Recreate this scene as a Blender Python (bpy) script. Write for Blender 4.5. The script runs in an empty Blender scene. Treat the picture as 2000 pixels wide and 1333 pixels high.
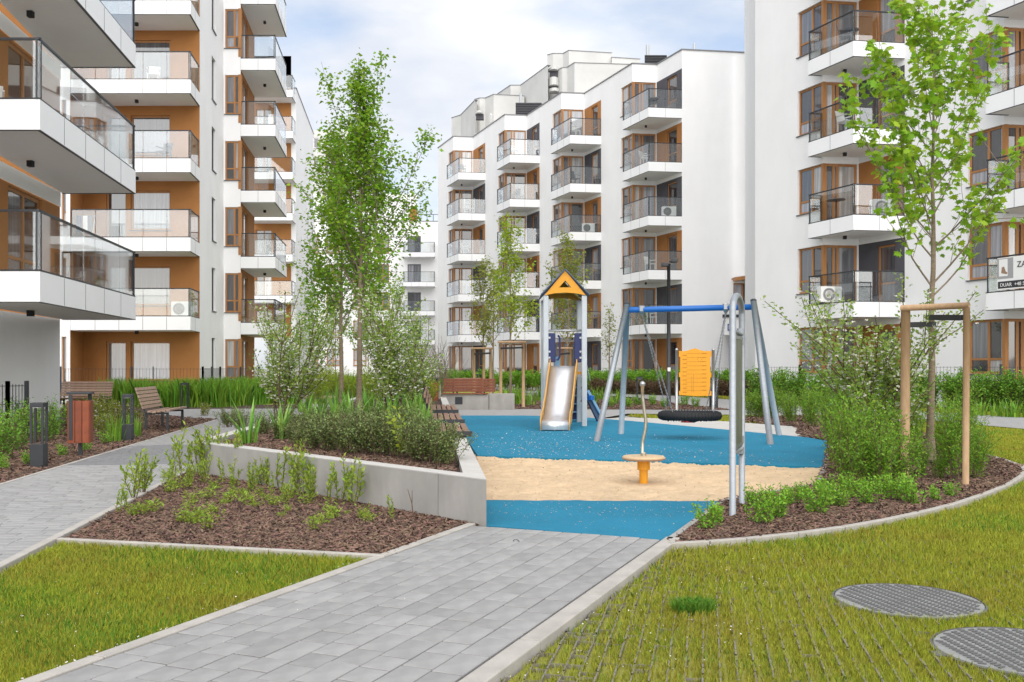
import bpy, bmesh, math, random
import numpy as np
from mathutils import Vector, Matrix
R = math.radians
rnd = random.Random(7)
rng = np.random.default_rng(11)
scene = bpy.context.scene
COL = scene.collection

# ------------------------------------------------------------------ camera, sky, sun, exposure
F, HC, HY = 1850.0, 1.25, 719.0            # focal length in photo pixels, eye height, horizon row
FH = 3.0                                   # storey height
cam = bpy.data.cameras.new('camera'); camo = bpy.data.objects.new('camera', cam); COL.objects.link(camo)
camo.location = (0, 0, HC); camo.rotation_euler = (R(90), 0, 0)
cam.sensor_width = 36.0; cam.lens = F/2000*36.0
cam.shift_y = (HY-666.5)/2000.0
cam.clip_start = 0.1; cam.clip_end = 2000
scene.camera = camo

SUN_EL, SUN_AZ = 42.0, 172.0               # azimuth clockwise from +Y
w = bpy.data.worlds.new('World'); scene.world = w; w.use_nodes = True
nt = w.node_tree; nt.nodes.clear()
def wn(t, **k):
    n = nt.nodes.new(t)
    for a, b in k.items(): setattr(n, a, b)
    return n
sky = wn('ShaderNodeTexSky', sky_type='NISHITA', sun_disc=False, sun_elevation=R(SUN_EL), sun_rotation=R(SUN_AZ), air_density=1.0, dust_density=2.5, ozone_density=1.0)
bg1 = wn('ShaderNodeBackground'); bg1.inputs['Strength'].default_value = 0.08
tc = wn('ShaderNodeTexCoord'); mp = wn('ShaderNodeMapping'); mp.inputs['Scale'].default_value = (1.0, 1.0, 2.6); mp.inputs['Location'].default_value = (3.1, 0.4, 0.35)
nz = wn('ShaderNodeTexNoise'); nz.inputs['Scale'].default_value = 3.1; nz.inputs['Detail'].default_value = 7; nz.inputs['Roughness'].default_value = 0.52
nz2 = wn('ShaderNodeTexNoise'); nz2.inputs['Scale'].default_value = 5.5; nz2.inputs['Detail'].default_value = 5
rp = wn('ShaderNodeValToRGB'); rp.color_ramp.elements[0].position = 0.25; rp.color_ramp.elements[1].position = 0.54
rp2 = wn('ShaderNodeValToRGB'); rp2.color_ramp.elements[0].position = 0.3; rp2.color_ramp.elements[0].color = (0.72, 0.77, 0.87, 1)
rp2.color_ramp.elements[1].position = 0.62; rp2.color_ramp.elements[1].color = (0.97, 0.98, 1.0, 1)
bg2 = wn('ShaderNodeBackground'); bg2.inputs['Strength'].default_value = 0.40
mx = wn('ShaderNodeMixShader'); ow = wn('ShaderNodeOutputWorld')
L = nt.links.new
L(sky.outputs[0], bg1.inputs[0]); L(tc.outputs['Generated'], mp.inputs[0]); L(mp.outputs[0], nz.inputs['Vector']); L(mp.outputs[0], nz2.inputs['Vector'])
L(nz.outputs['Fac'], rp.inputs[0]); L(nz2.outputs['Fac'], rp2.inputs[0]); L(rp2.outputs[0], bg2.inputs[0])
L(rp.outputs[0], mx.inputs[0]); L(bg1.outputs[0], mx.inputs[1]); L(bg2.outputs[0], mx.inputs[2]); L(mx.outputs[0], ow.inputs[0])

sun = bpy.data.lights.new('sun', 'SUN'); sun.energy = 1.5; sun.angle = R(105); sun.color = (1.0, 0.965, 0.91)
suno = bpy.data.objects.new('sun', sun); COL.objects.link(suno)
sd = Vector((math.sin(R(SUN_AZ))*math.cos(R(SUN_EL)), math.cos(R(SUN_AZ))*math.cos(R(SUN_EL)), math.sin(R(SUN_EL))))
suno.rotation_euler = sd.to_track_quat('Z', 'Y').to_euler(); suno.location = (0, -20, 40)
vs = scene.view_settings; vs.view_transform = 'Standard'; vs.look = 'None'; vs.gamma = 1; vs.use_curve_mapping = False
vs.exposure = 1.43
scene.cycles.max_bounces = 8; scene.cycles.transparent_max_bounces = 24; scene.cycles.use_denoising = True
scene.cycles.caustics_reflective = False; scene.cycles.caustics_refractive = False

# ------------------------------------------------------------------ photo pixel -> place
def G(x, y, z=0.0):
    D = F*(HC-z)/(y-HY); return Vector(((x-1000)/F*D, D, z))
def G2(x, y, z=0.0):
    g = G(x, y, z); return (g.x, g.y)
def XA(x, D): return (x-1000)/F*D
def ZA(y, D): return HC+(HY-y)/F*D
def at(x, D): return Vector((XA(x, D), D))
def walk(p, d, x):                          # from plan point p along direction d to picture column x
    k = (x-1000)/F
    t = (k*p.y-p.x)/(d.x-k*d.y); return p+d*t
def vp(x): return Vector(((x-1000)/F, 1)).normalized()
def isect(p, d, q, e):
    det = d.x*(-e.y)+e.x*d.y; r = q-p
    t = (r.x*(-e.y)+e.x*r.y)/det; return p+d*t

# ------------------------------------------------------------------ materials
MATS = {}
def mat(name, col, rough=0.7, var=0.0, scale=8.0, col2=None, metal=0.0, bump=0.0, bscale=60.0, ior=1.45, detail=4, island=0.0, stretch=None, trans=0.0, obj=0.0, dirt=None):
    if name in MATS: return MATS[name]
    m = bpy.data.materials.new(name); m.use_nodes = True; n = m.node_tree; b = n.nodes['Principled BSDF']
    b.inputs['Roughness'].default_value = rough; b.inputs['Metallic'].default_value = metal; b.inputs['IOR'].default_value = ior
    c = (*col, 1); out = None
    if col2 is None and var > 0: col2 = tuple(min(1, v*(1-var)) for v in col)
    co = n.nodes.new('ShaderNodeTexCoord'); src = co.outputs['Object']
    if stretch:
        mpn = n.nodes.new('ShaderNodeMapping'); mpn.inputs['Scale'].default_value = stretch; n.links.new(src, mpn.inputs[0]); src = mpn.outputs[0]
    if col2 is not None:
        t = n.nodes.new('ShaderNodeTexNoise'); t.inputs['Scale'].default_value = scale; t.inputs['Detail'].default_value = detail; t.inputs['Roughness'].default_value = 0.6
        n.links.new(src, t.inputs['Vector'])
        r = n.nodes.new('ShaderNodeValToRGB'); r.color_ramp.elements[0].position = 0.33; r.color_ramp.elements[1].position = 0.67
        r.color_ramp.elements[0].color = (*col2, 1); r.color_ramp.elements[1].color = c
        n.links.new(t.outputs['Fac'], r.inputs[0]); out = r.outputs[0]
    if island > 0 or obj > 0:
        hs = n.nodes.new('ShaderNodeHueSaturation')
        if out: n.links.new(out, hs.inputs['Color'])
        else: hs.inputs['Color'].default_value = c
        if island > 0: g = n.nodes.new('ShaderNodeNewGeometry'); ro = g.outputs['Random Per Island']; k = island
        else: g = n.nodes.new('ShaderNodeObjectInfo'); ro = g.outputs['Random']; k = obj
        mr = n.nodes.new('ShaderNodeMapRange'); mr.inputs['To Min'].default_value = 1-k; mr.inputs['To Max'].default_value = 1+k*0.8
        n.links.new(ro, mr.inputs['Value']); n.links.new(mr.outputs[0], hs.inputs['Value'])
        if island > 0:
            m2 = n.nodes.new('ShaderNodeMapRange'); m2.inputs['To Min'].default_value = 0.5-0.035*min(1, k*2.2); m2.inputs['To Max'].default_value = 0.5+0.02
            ml = n.nodes.new('ShaderNodeMath'); ml.operation = 'FRACT'; mm = n.nodes.new('ShaderNodeMath'); mm.operation = 'MULTIPLY'; mm.inputs[1].default_value = 17.3
            n.links.new(ro, mm.inputs[0]); n.links.new(mm.outputs[0], ml.inputs[0]); n.links.new(ml.outputs[0], m2.inputs['Value']); n.links.new(m2.outputs[0], hs.inputs['Hue'])
        out = hs.outputs[0]
    if dirt:
        td = n.nodes.new('ShaderNodeTexNoise'); td.inputs['Scale'].default_value = dirt[0]; td.inputs['Detail'].default_value = 7; td.inputs['Roughness'].default_value = 0.65
        md_ = n.nodes.new('ShaderNodeMapping'); md_.inputs['Scale'].default_value = dirt[2] if len(dirt) > 2 else (1, 1, 1); n.links.new(co.outputs['Object'], md_.inputs[0]); n.links.new(md_.outputs[0], td.inputs['Vector'])
        mrd = n.nodes.new('ShaderNodeMapRange'); mrd.inputs['From Min'].default_value = 0.3; mrd.inputs['From Max'].default_value = 0.7; mrd.inputs['To Min'].default_value = 1-dirt[1]; mrd.inputs['To Max'].default_value = 1+dirt[1]*0.35
        n.links.new(td.outputs['Fac'], mrd.inputs['Value']); hd = n.nodes.new('ShaderNodeHueSaturation'); n.links.new(mrd.outputs[0], hd.inputs['Value'])
        if out: n.links.new(out, hd.inputs['Color'])
        else: hd.inputs['Color'].default_value = c
        out = hd.outputs[0]
    if out: n.links.new(out, b.inputs['Base Color'])
    else: b.inputs['Base Color'].default_value = c
    if bump > 0:
        t2 = n.nodes.new('ShaderNodeTexNoise'); t2.inputs['Scale'].default_value = bscale; t2.inputs['Detail'].default_value = 5
        n.links.new(src, t2.inputs['Vector'])
        bp = n.nodes.new('ShaderNodeBump'); bp.inputs['Strength'].default_value = bump; bp.inputs['Distance'].default_value = 0.01
        n.links.new(t2.outputs['Fac'], bp.inputs['Height']); n.links.new(bp.outputs[0], b.inputs['Normal'])
    if trans > 0:
        tr = n.nodes.new('ShaderNodeBsdfTranslucent'); ms = n.nodes.new('ShaderNodeMixShader'); ms.inputs[0].default_value = trans
        if out: n.links.new(out, tr.inputs[0])
        else: tr.inputs[0].default_value = c
        n.links.new(b.outputs[0], ms.inputs[1]); n.links.new(tr.outputs[0], ms.inputs[2]); n.links.new(ms.outputs[0], n.nodes['Material Output'].inputs[0])
    MATS[name] = m; return m

def glass_mat(name, tint, base, edge):
    m = bpy.data.materials.new(name); m.use_nodes = True; n = m.node_tree; n.nodes.clear()
    t = n.nodes.new('ShaderNodeBsdfTransparent'); t.inputs[0].default_value = (*tint, 1)
    g = n.nodes.new('ShaderNodeBsdfGlossy'); g.inputs['Roughness'].default_value = 0.02; g.inputs[0].default_value = (0.9, 0.93, 0.95, 1)
    fr = n.nodes.new('ShaderNodeLayerWeight'); fr.inputs[0].default_value = 0.5
    pw = n.nodes.new('ShaderNodeMath'); pw.operation = 'POWER'; pw.inputs[1].default_value = 3.5
    mr = n.nodes.new('ShaderNodeMapRange'); mr.inputs['To Min'].default_value = base; mr.inputs['To Max'].default_value = edge
    n.links.new(fr.outputs['Facing'], pw.inputs[0]); n.links.new(pw.outputs[0], mr.inputs['Value'])
    ms = n.nodes.new('ShaderNodeMixShader'); o = n.nodes.new('ShaderNodeOutputMaterial')
    n.links.new(mr.outputs[0], ms.inputs[0]); n.links.new(t.outputs[0], ms.inputs[1]); n.links.new(g.outputs[0], ms.inputs[2]); n.links.new(ms.outputs[0], o.inputs[0])
    MATS[name] = m; return m
glass_mat('rail_glass', (0.915, 0.93, 0.93), 0.10, 0.75)

def pane_mat():                              # glazing seen from outside: dark room, sometimes a curtain or blind behind
    m = bpy.data.materials.new('window_glass'); m.use_nodes = True; n = m.node_tree; b = n.nodes['Principled BSDF']
    oi = n.nodes.new('ShaderNodeObjectInfo'); r = n.nodes.new('ShaderNodeValToRGB'); r.color_ramp.interpolation = 'CONSTANT'
    e = r.color_ramp.elements; e[0].position = 0; e[0].color = (0.035, 0.035, 0.04, 1); e[1].position = 0.3; e[1].color = (0.075, 0.075, 0.085, 1)
    for p, c in ((0.55, (0.16, 0.165, 0.18, 1)), (0.72, (0.3, 0.3, 0.33, 1)), (0.88, (0.42, 0.41, 0.4, 1))):
        q = e.new(p); q.color = c
    n.links.new(oi.outputs['Random'], r.inputs[0])
    co = n.nodes.new('ShaderNodeTexCoord'); wv = n.nodes.new('ShaderNodeTexNoise'); mpn = n.nodes.new('ShaderNodeMapping'); mpn.inputs['Scale'].default_value = (9, 9, 0.35)
    n.links.new(co.outputs['Object'], mpn.inputs[0]); n.links.new(mpn.outputs[0], wv.inputs['Vector']); wv.inputs['Scale'].default_value = 1.3
    mr = n.nodes.new('ShaderNodeMapRange'); mr.inputs['From Min'].default_value = 0.3; mr.inputs['From Max'].default_value = 0.7; mr.inputs['To Min'].default_value = 0.55; mr.inputs['To Max'].default_value = 1.25
    n.links.new(wv.outputs['Fac'], mr.inputs['Value'])
    mxx = n.nodes.new('ShaderNodeMix'); mxx.data_type = 'RGBA'; mxx.blend_type = 'MULTIPLY'; mxx.inputs['Factor'].default_value = 1
    n.links.new(r.outputs[0], mxx.inputs['A']); n.links.new(mr.outputs[0], mxx.inputs['B']); n.links.new(mxx.outputs['Result'], b.inputs['Base Color'])
    b.inputs['Roughness'].default_value = 0.03; b.inputs['IOR'].default_value = 2.1
    MATS['window_glass'] = m
pane_mat()
mat('plaster', (0.84, 0.84, 0.845), 0.85, col2=(0.81, 0.81, 0.815), scale=0.7, bump=0.06, bscale=120, dirt=(0.8, 0.045, (1, 1, 0.25)))
mat('panel_white', (0.83, 0.835, 0.845), 0.45, col2=(0.80, 0.805, 0.815), scale=0.8)
mat('soffit', (0.82, 0.81, 0.80), 0.9, col2=(0.79, 0.78, 0.77), scale=1.2)
mat('orange_plaster', (0.385, 0.17, 0.052), 0.85, col2=(0.345, 0.148, 0.043), scale=1.3, bump=0.06, bscale=100)
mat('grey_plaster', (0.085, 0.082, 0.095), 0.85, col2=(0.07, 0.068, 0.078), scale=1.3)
mat('frame_wood', (0.40, 0.19, 0.068), 0.5, col2=(0.32, 0.145, 0.05), scale=6, stretch=(1, 1, 0.2))
mat('dark_metal', (0.03, 0.033, 0.038), 0.45, var=0.2, scale=5)
mat('sill_grey', (0.10, 0.10, 0.105), 0.5)
mat('old_panel', (0.60, 0.60, 0.585), 0.9, col2=(0.52, 0.52, 0.505), scale=0.35)
mat('far_white', (0.80, 0.80, 0.80), 0.9)
mat('coping', (0.2, 0.2, 0.21), 0.5)
mat('concrete', (0.355, 0.34, 0.32), 0.85, col2=(0.30, 0.29, 0.272), scale=2.5, bump=0.15, bscale=90, dirt=(3.0, 0.16, (1, 1, 0.3)))
mat('concrete_top', (0.50, 0.485, 0.46), 0.85, col2=(0.44, 0.425, 0.40), scale=4, bump=0.15, bscale=90)
mat('kerb', (0.42, 0.395, 0.36), 0.9, col2=(0.34, 0.32, 0.29), scale=6, bump=0.3, bscale=150)
mat('paver', (0.31, 0.307, 0.302), 0.88, col2=(0.27, 0.267, 0.264), scale=5, bump=0.25, bscale=220, obj=0.11, dirt=(6.0, 0.12))
mat('paver_dark', (0.20, 0.20, 0.205), 0.88, col2=(0.17, 0.17, 0.175), scale=5, bump=0.2, bscale=200, obj=0.1)
mat('joint', (0.07, 0.067, 0.062), 0.95, var=0.4, scale=40)
mat('soil_lawn', (0.25, 0.265, 0.045), 0.95, col2=(0.23, 0.21, 0.06), scale=3.0, detail=8)
mat('lawn_far', (0.30, 0.345, 0.035), 0.95, col2=(0.25, 0.295, 0.03), scale=1.5, detail=8, bump=0.6, bscale=60)
mat('ground_far', (0.33, 0.32, 0.29), 0.95, col2=(0.26, 0.25, 0.225), scale=0.6, detail=8)
mat('leaf_pale', (0.29, 0.42, 0.08), 0.55, island=0.3, trans=0.5)
mat('mulch', (0.085, 0.052, 0.037), 0.95, col2=(0.035, 0.021, 0.016), scale=28, detail=6, bump=0.9, bscale=60)
mat('chip', (0.18, 0.118, 0.082), 0.9, island=0.75, col2=(0.13, 0.078, 0.052), scale=14)
mat('rubber', (0.009, 0.225, 0.365), 0.9, col2=(0.007, 0.185, 0.315), scale=90, bump=0.7, bscale=420, detail=6, dirt=(1.1, 0.16))
mat('sand', (0.62, 0.46, 0.295), 0.95, col2=(0.53, 0.385, 0.24), scale=7, bump=0.9, bscale=30, detail=8, dirt=(1.6, 0.14))
mat('petal', (0.75, 0.73, 0.68), 0.8)
mat('crumb', (0.30, 0.20, 0.11), 0.9, island=0.5)
mat('steel', (0.42, 0.43, 0.44), 0.38, metal=0.85, col2=(0.36, 0.37, 0.38), scale=14)
mat('galv', (0.34, 0.365, 0.39), 0.45, metal=0.55, col2=(0.29, 0.315, 0.34), scale=25)
mat('slide_steel', (0.74, 0.74, 0.76), 0.36, metal=0.7, col2=(0.66, 0.66, 0.68), scale=5)
mat('post_grey', (0.50, 0.53, 0.56), 0.5, var=0.08, scale=6)
mat('leg_blue_grey', (0.27, 0.335, 0.39), 0.5, metal=0.2, var=0.1, scale=8)
mat('swing_blue', (0.012, 0.12, 0.42), 0.35)
mat('navy', (0.014, 0.022, 0.10), 0.45)
mat('pale_blue', (0.19, 0.37, 0.55), 0.5)
mat('roof_blue', (0.055, 0.09, 0.16), 0.5)
mat('play_yellow', (0.72, 0.31, 0.012), 0.45, var=0.08, scale=9)
mat('slide_wood', (0.62, 0.33, 0.075), 0.5, var=0.15, scale=10)
mat('play_print', (0.36, 0.14, 0.006), 0.6)
mat('tyre', (0.016, 0.016, 0.018), 0.75, bump=0.5, bscale=80)
mat('red', (0.4, 0.02, 0.02), 0.6)
mat('disc_ply', (0.58, 0.42, 0.25), 0.6, var=0.15, scale=12)
mat('bench_wood', (0.255, 0.15, 0.10), 0.65, col2=(0.19, 0.105, 0.066), scale=7, stretch=(6, 6, 6), obj=0.15)
mat('bench_wood_light', (0.36, 0.25, 0.185), 0.7, col2=(0.28, 0.185, 0.135), scale=8, obj=0.12)
mat('bench_wood_red', (0.215, 0.072, 0.035), 0.6, col2=(0.16, 0.05, 0.024), scale=8, obj=0.15)
mat('bin_wood', (0.24, 0.058, 0.022), 0.55, col2=(0.17, 0.04, 0.015), scale=8, obj=0.15)
mat('stake', (0.43, 0.285, 0.165), 0.8, col2=(0.33, 0.21, 0.115), scale=10, stretch=(3, 3, 0.5), bump=0.3)
mat('strap', (0.012, 0.012, 0.013), 0.7)
mat('bark_grey', (0.26, 0.205, 0.14), 0.9, col2=(0.17, 0.13, 0.085), scale=14, stretch=(1, 1, 3), bump=0.5, bscale=40)
mat('twig', (0.13, 0.085, 0.055), 0.9, var=0.3, scale=12)
mat('twig_grey', (0.23, 0.18, 0.135), 0.9, var=0.3, scale=12)
mat('leaf_fresh', (0.225, 0.4, 0.026), 0.55, island=0.32, trans=0.5)
mat('leaf_maple', (0.285, 0.47, 0.03), 0.5, island=0.3, trans=0.5)
mat('leaf_shoot', (0.29, 0.41, 0.045), 0.55, island=0.3, trans=0.4)
mat('leaf_shrub', (0.215, 0.41, 0.038), 0.55, island=0.35, trans=0.5)
mat('leaf_bright', (0.22, 0.45, 0.035), 0.55, island=0.3, trans=0.38)
mat('leaf_lime', (0.34, 0.45, 0.03), 0.55, island=0.25, trans=0.5)
mat('leaf_dark', (0.15, 0.215, 0.06), 0.42, island=0.5, trans=0.15)
mat('leaf_olive', (0.29, 0.335, 0.055), 0.55, island=0.35, trans=0.5)
mat('leaf_hedge', (0.165, 0.36, 0.035), 0.55, island=0.4, trans=0.35)
mat('leaf_brown', (0.15, 0.10, 0.05), 0.7, island=0.4, trans=0.2)
mat('leaf_iris', (0.2, 0.4, 0.06), 0.4, island=0.25, trans=0.3)
mat('blossom', (0.78, 0.75, 0.70), 0.6, island=0.12, trans=0.3)
mat('blade', (0.36, 0.425, 0.035), 0.6, island=0.38, trans=0.35, col2=(0.385, 0.37, 0.045), scale=1.6, detail=6)
mat('blade_green', (0.13, 0.3, 0.028), 0.6, island=0.35, trans=0.35)
mat('tall_blade', (0.17, 0.36, 0.03), 0.55, island=0.4, trans=0.4)
mat('grid_plastic', (0.22, 0.20, 0.165), 0.7, var=0.3, scale=30)
mat('cover_iron', (0.33, 0.335, 0.33), 0.65, metal=0.15, col2=(0.25, 0.25, 0.245), scale=18, bump=0.3, bscale=180, dirt=(6, 0.3))
mat('cover_dark', (0.13, 0.13, 0.128), 0.7, metal=0.2)
mat('gravel', (0.15, 0.14, 0.135), 0.95, col2=(0.07, 0.068, 0.066), scale=60, bump=0.8, bscale=90)
mat('white_plastic', (0.72, 0.72, 0.70), 0.45)
mat('sign_blue', (0.02, 0.06, 0.28), 0.4)
mat('print_dark', (0.035, 0.035, 0.04), 0.6)
mat('print_white', (0.78, 0.78, 0.77), 0.6)
mat('print_grey', (0.33, 0.33, 0.34), 0.6)
mat('print_brown', (0.30, 0.19, 0.12), 0.6)
mat('board_green', (0.16, 0.165, 0.12), 0.4, var=0.3, scale=6)
mat('cloth_blue', (0.02, 0.14, 0.42), 0.8)
mat('black', (0.012, 0.012, 0.013), 0.6)
mat('brass_steel', (0.45, 0.41, 0.33), 0.35, metal=0.85)

# ------------------------------------------------------------------ mesh building
WP = {}
class MB:
    def __init__(s): s.v = []; s.f = []; s.m = []
    def add(s, vs, fs, m=0):
        o = len(s.v); s.v += [tuple(v) for v in vs]
        for f in fs: s.f.append(tuple(i+o for i in f)); s.m.append(m)
    def obox(s, o, t, n, u0, u1, d0, d1, z0, z1, m=0):
        o = Vector(o[:2]); t = Vector(t[:2]); n = Vector(n[:2]); vs = []
        for z in (z0, z1):
            for u, d in ((u0, d0), (u1, d0), (u1, d1), (u0, d1)):
                p = o+t*u+n*d; vs.append((p.x, p.y, z))
        s.add(vs, ((0, 3, 2, 1), (4, 5, 6, 7), (0, 1, 5, 4), (1, 2, 6, 5), (2, 3, 7, 6), (3, 0, 4, 7)), m)
    def box(s, c, sz, m=0):
        s.obox((c[0], c[1]), (1, 0), (0, 1), -sz[0]/2, sz[0]/2, -sz[1]/2, sz[1]/2, c[2]-sz[2]/2, c[2]+sz[2]/2, m)
    def bar(s, a, b, w, h, m=0, up=(0, 0, 1)):
        a = Vector(a); b = Vector(b); d = (b-a).normalized(); sx = d.cross(Vector(up))
        if sx.length < 1e-4: sx = d.cross(Vector((1, 0, 0)))
        sx.normalize(); u = sx.cross(d); vs = []
        for p in (a, b):
            for i, j in ((-1, -1), (1, -1), (1, 1), (-1, 1)): vs.append(p+sx*(i*w/2)+u*(j*h/2))
        s.add(vs, ((0, 1, 2, 3), (4, 7, 6, 5), (0, 4, 5, 1), (1, 5, 6, 2), (2, 6, 7, 3), (3, 7, 4, 0)), m)
    def tube(s, pts, r, n=8, m=0, cap=True):
        pts = [Vector(p) for p in pts]; K = len(pts)
        rs = r if isinstance(r, (list, tuple)) else [r]*K
        vs = []; fs = []; ref = None
        for i, p in enumerate(pts):
            d = (pts[min(i+1, K-1)]-pts[max(i-1, 0)])
            d = d.normalized() if d.length > 1e-9 else Vector((0, 0, 1))
            if ref is None: ref = Vector((1, 0, 0)) if abs(d.x) < 0.8 else Vector((0, 1, 0))
            a = d.cross(ref).normalized(); b = d.cross(a); ref = -b if False else ref
            for k in range(n):
                q = 2*math.pi*k/n; vs.append(p+(a*math.cos(q)+b*math.sin(q))*rs[i])
        for i in range(K-1):
            for k in range(n):
                k2 = (k+1) % n; fs.append((i*n+k, i*n+k2, (i+1)*n+k2, (i+1)*n+k))
        if cap: fs.append(tuple(range(n))); fs.append(tuple(reversed(range((K-1)*n, K*n))))
        s.add(vs, fs, m)
    def prism(s, poly, z0, z1, m=0, top=None, bot=True):
        K = len(poly); vs = [(p[0], p[1], z0) for p in poly]+[(p[0], p[1], z1) for p in poly]
        s.add(vs, [(i, (i+1) % K, K+(i+1) % K, K+i) for i in range(K)], m)
        s.add(vs[K:], [tuple(range(K))], m if top is None else top)
        if bot: s.add(vs[:K], [tuple(reversed(range(K)))], m)
    def lathe(s, prof, c=(0, 0, 0), n=20, m=0):
        vs = []; fs = []; K = len(prof)
        for r, z in prof:
            for k in range(n):
                q = 2*math.pi*k/n; vs.append((c[0]+r*math.cos(q), c[1]+r*math.sin(q), c[2]+z))
        for i in range(K-1):
            for k in range(n):
                k2 = (k+1) % n; fs.append((i*n+k, i*n+k2, (i+1)*n+k2, (i+1)*n+k))
        fs.append(tuple(reversed(range(n)))); fs.append(tuple(range((K-1)*n, K*n)))
        s.add(vs, fs, m)
    def quad(s, a, b, c, d, m=0): s.add((a, b, c, d), ((0, 1, 2, 3),), m)
    def build(s, name, mats, parent=None, smooth=False, bevel=0.0, origin='c', local=False):
        if isinstance(mats, str): mats = [mats]
        A = np.array(s.v, dtype=float); lo = A.min(0); hi = A.max(0); c = (lo+hi)/2
        if origin == 'base': c[2] = lo[2]
        if origin == 'zero': c[:] = 0
        me = bpy.data.meshes.new(name); me.from_pydata([tuple(v) for v in A-c], [], s.f)
        for k in mats: me.materials.append(MATS[k])
        if len(mats) > 1: me.polygons.foreach_set('material_index', s.m)
        if smooth: me.polygons.foreach_set('use_smooth', [True]*len(me.polygons))
        me.update(); o = bpy.data.objects.new(name, me); COL.objects.link(o)
        pw = Vector((0, 0, 0))
        if parent is not None: o.parent = parent; pw = WP.get(parent.name, Vector((0, 0, 0)))
        if local: pw = Vector((0, 0, 0))
        o.location = Vector(c)-pw; WP[o.name] = Vector(c)
        if local and parent is not None and parent.type == 'MESH': o.location = Vector(c)-parent.location
        if bevel > 0:
            md = o.modifiers.new('bevel', 'BEVEL'); md.width = bevel; md.segments = 2; md.limit_method = 'ANGLE'
        return o
def empty(name, loc=(0, 0, 0), rz=0, sc=1.0):
    o = bpy.data.objects.new(name, None); COL.objects.link(o); o.location = loc; o.rotation_euler.z = rz; o.scale = (sc,)*3; o.empty_display_size = 0.1
    WP[o.name] = Vector(loc); return o
def tag(o, label, cat, group=None):
    o['label'] = label; o['category'] = cat
    if group: o['group'] = group
    return o
def struct(o): o['kind'] = 'structure'; return o
def stuff(o): o['kind'] = 'stuff'; return o
def dup(root, loc=None, rz=None, sc=None, label=None, group=None):
    r = root.copy(); COL.objects.link(r)
    if loc is not None: r.location = loc
    if rz is not None: r.rotation_euler.z = rz
    if sc is not None: r.scale = sc if hasattr(sc, '__len__') else (sc,)*3
    if label: r['label'] = label
    if group: r['group'] = group
    for ch in root.children:
        c = ch.copy(); COL.objects.link(c); c.parent = r
        for g in ch.children:
            d = g.copy(); COL.objects.link(d); d.parent = c
    return r
def np_mesh(name, V, n, mats, parent=None, mi=None, loc=None):
    """V: (K, n, 3) polygons of n corners each, not shared"""
    V = np.asarray(V, dtype=np.float32); K = V.shape[0]; c = np.zeros(3, np.float32) if loc is None else np.array(loc, np.float32)
    me = bpy.data.meshes.new(name); me.vertices.add(K*n); me.vertices.foreach_set('co', (V.reshape(-1, 3)-c).ravel())
    me.loops.add(K*n); me.loops.foreach_set('vertex_index', np.arange(K*n, dtype=np.int32))
    me.polygons.add(K); me.polygons.foreach_set('loop_start', np.arange(0, K*n, n, dtype=np.int32))
    try: me.polygons.foreach_set('loop_total', np.full(K, n, dtype=np.int32))
    except Exception: pass
    for k in ([mats] if isinstance(mats, str) else mats): me.materials.append(MATS[k])
    if mi is not None: me.polygons.foreach_set('material_index', np.asarray(mi, dtype=np.int32))
    me.update(calc_edges=True); me.validate()
    o = bpy.data.objects.new(name, me); COL.objects.link(o); o.location = tuple(c)
    if parent is not None: o.parent = parent
    return o
def inside(P, poly):
    x, y = P[:, 0], P[:, 1]; ok = np.zeros(len(P), bool); K = len(poly)
    for i in range(K):
        x1, y1 = poly[i]; x2, y2 = poly[(i+1) % K]
        if y1 == y2: continue
        c = ((y1 > y) != (y2 > y)) & (x < (x2-x1)*(y-y1)/(y2-y1)+x1); ok ^= c
    return ok
def scatter(poly, dens):
    A = np.array(poly); lo = A.min(0); hi = A.max(0); n = int((hi-lo).prod()*dens)
    P = rng.random((n, 2))*(hi-lo)+lo; return P[inside(P, poly)]
def sheet(name, poly, z, m, kind='structure', depth=0.0, parent=None):
    mb = MB()
    if depth: mb.prism(poly, z-depth, z)
    else: mb.add([(p[0], p[1], z) for p in poly], [tuple(range(len(poly)))])
    o = mb.build(name, m, parent); 
    if parent is None: o['kind'] = kind
    return o

# ------------------------------------------------------------------ the ground
sheet('ground', [(-400, -30), (400, -30), (400, 700), (-400, 700)], -0.06, 'ground_far')

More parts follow.
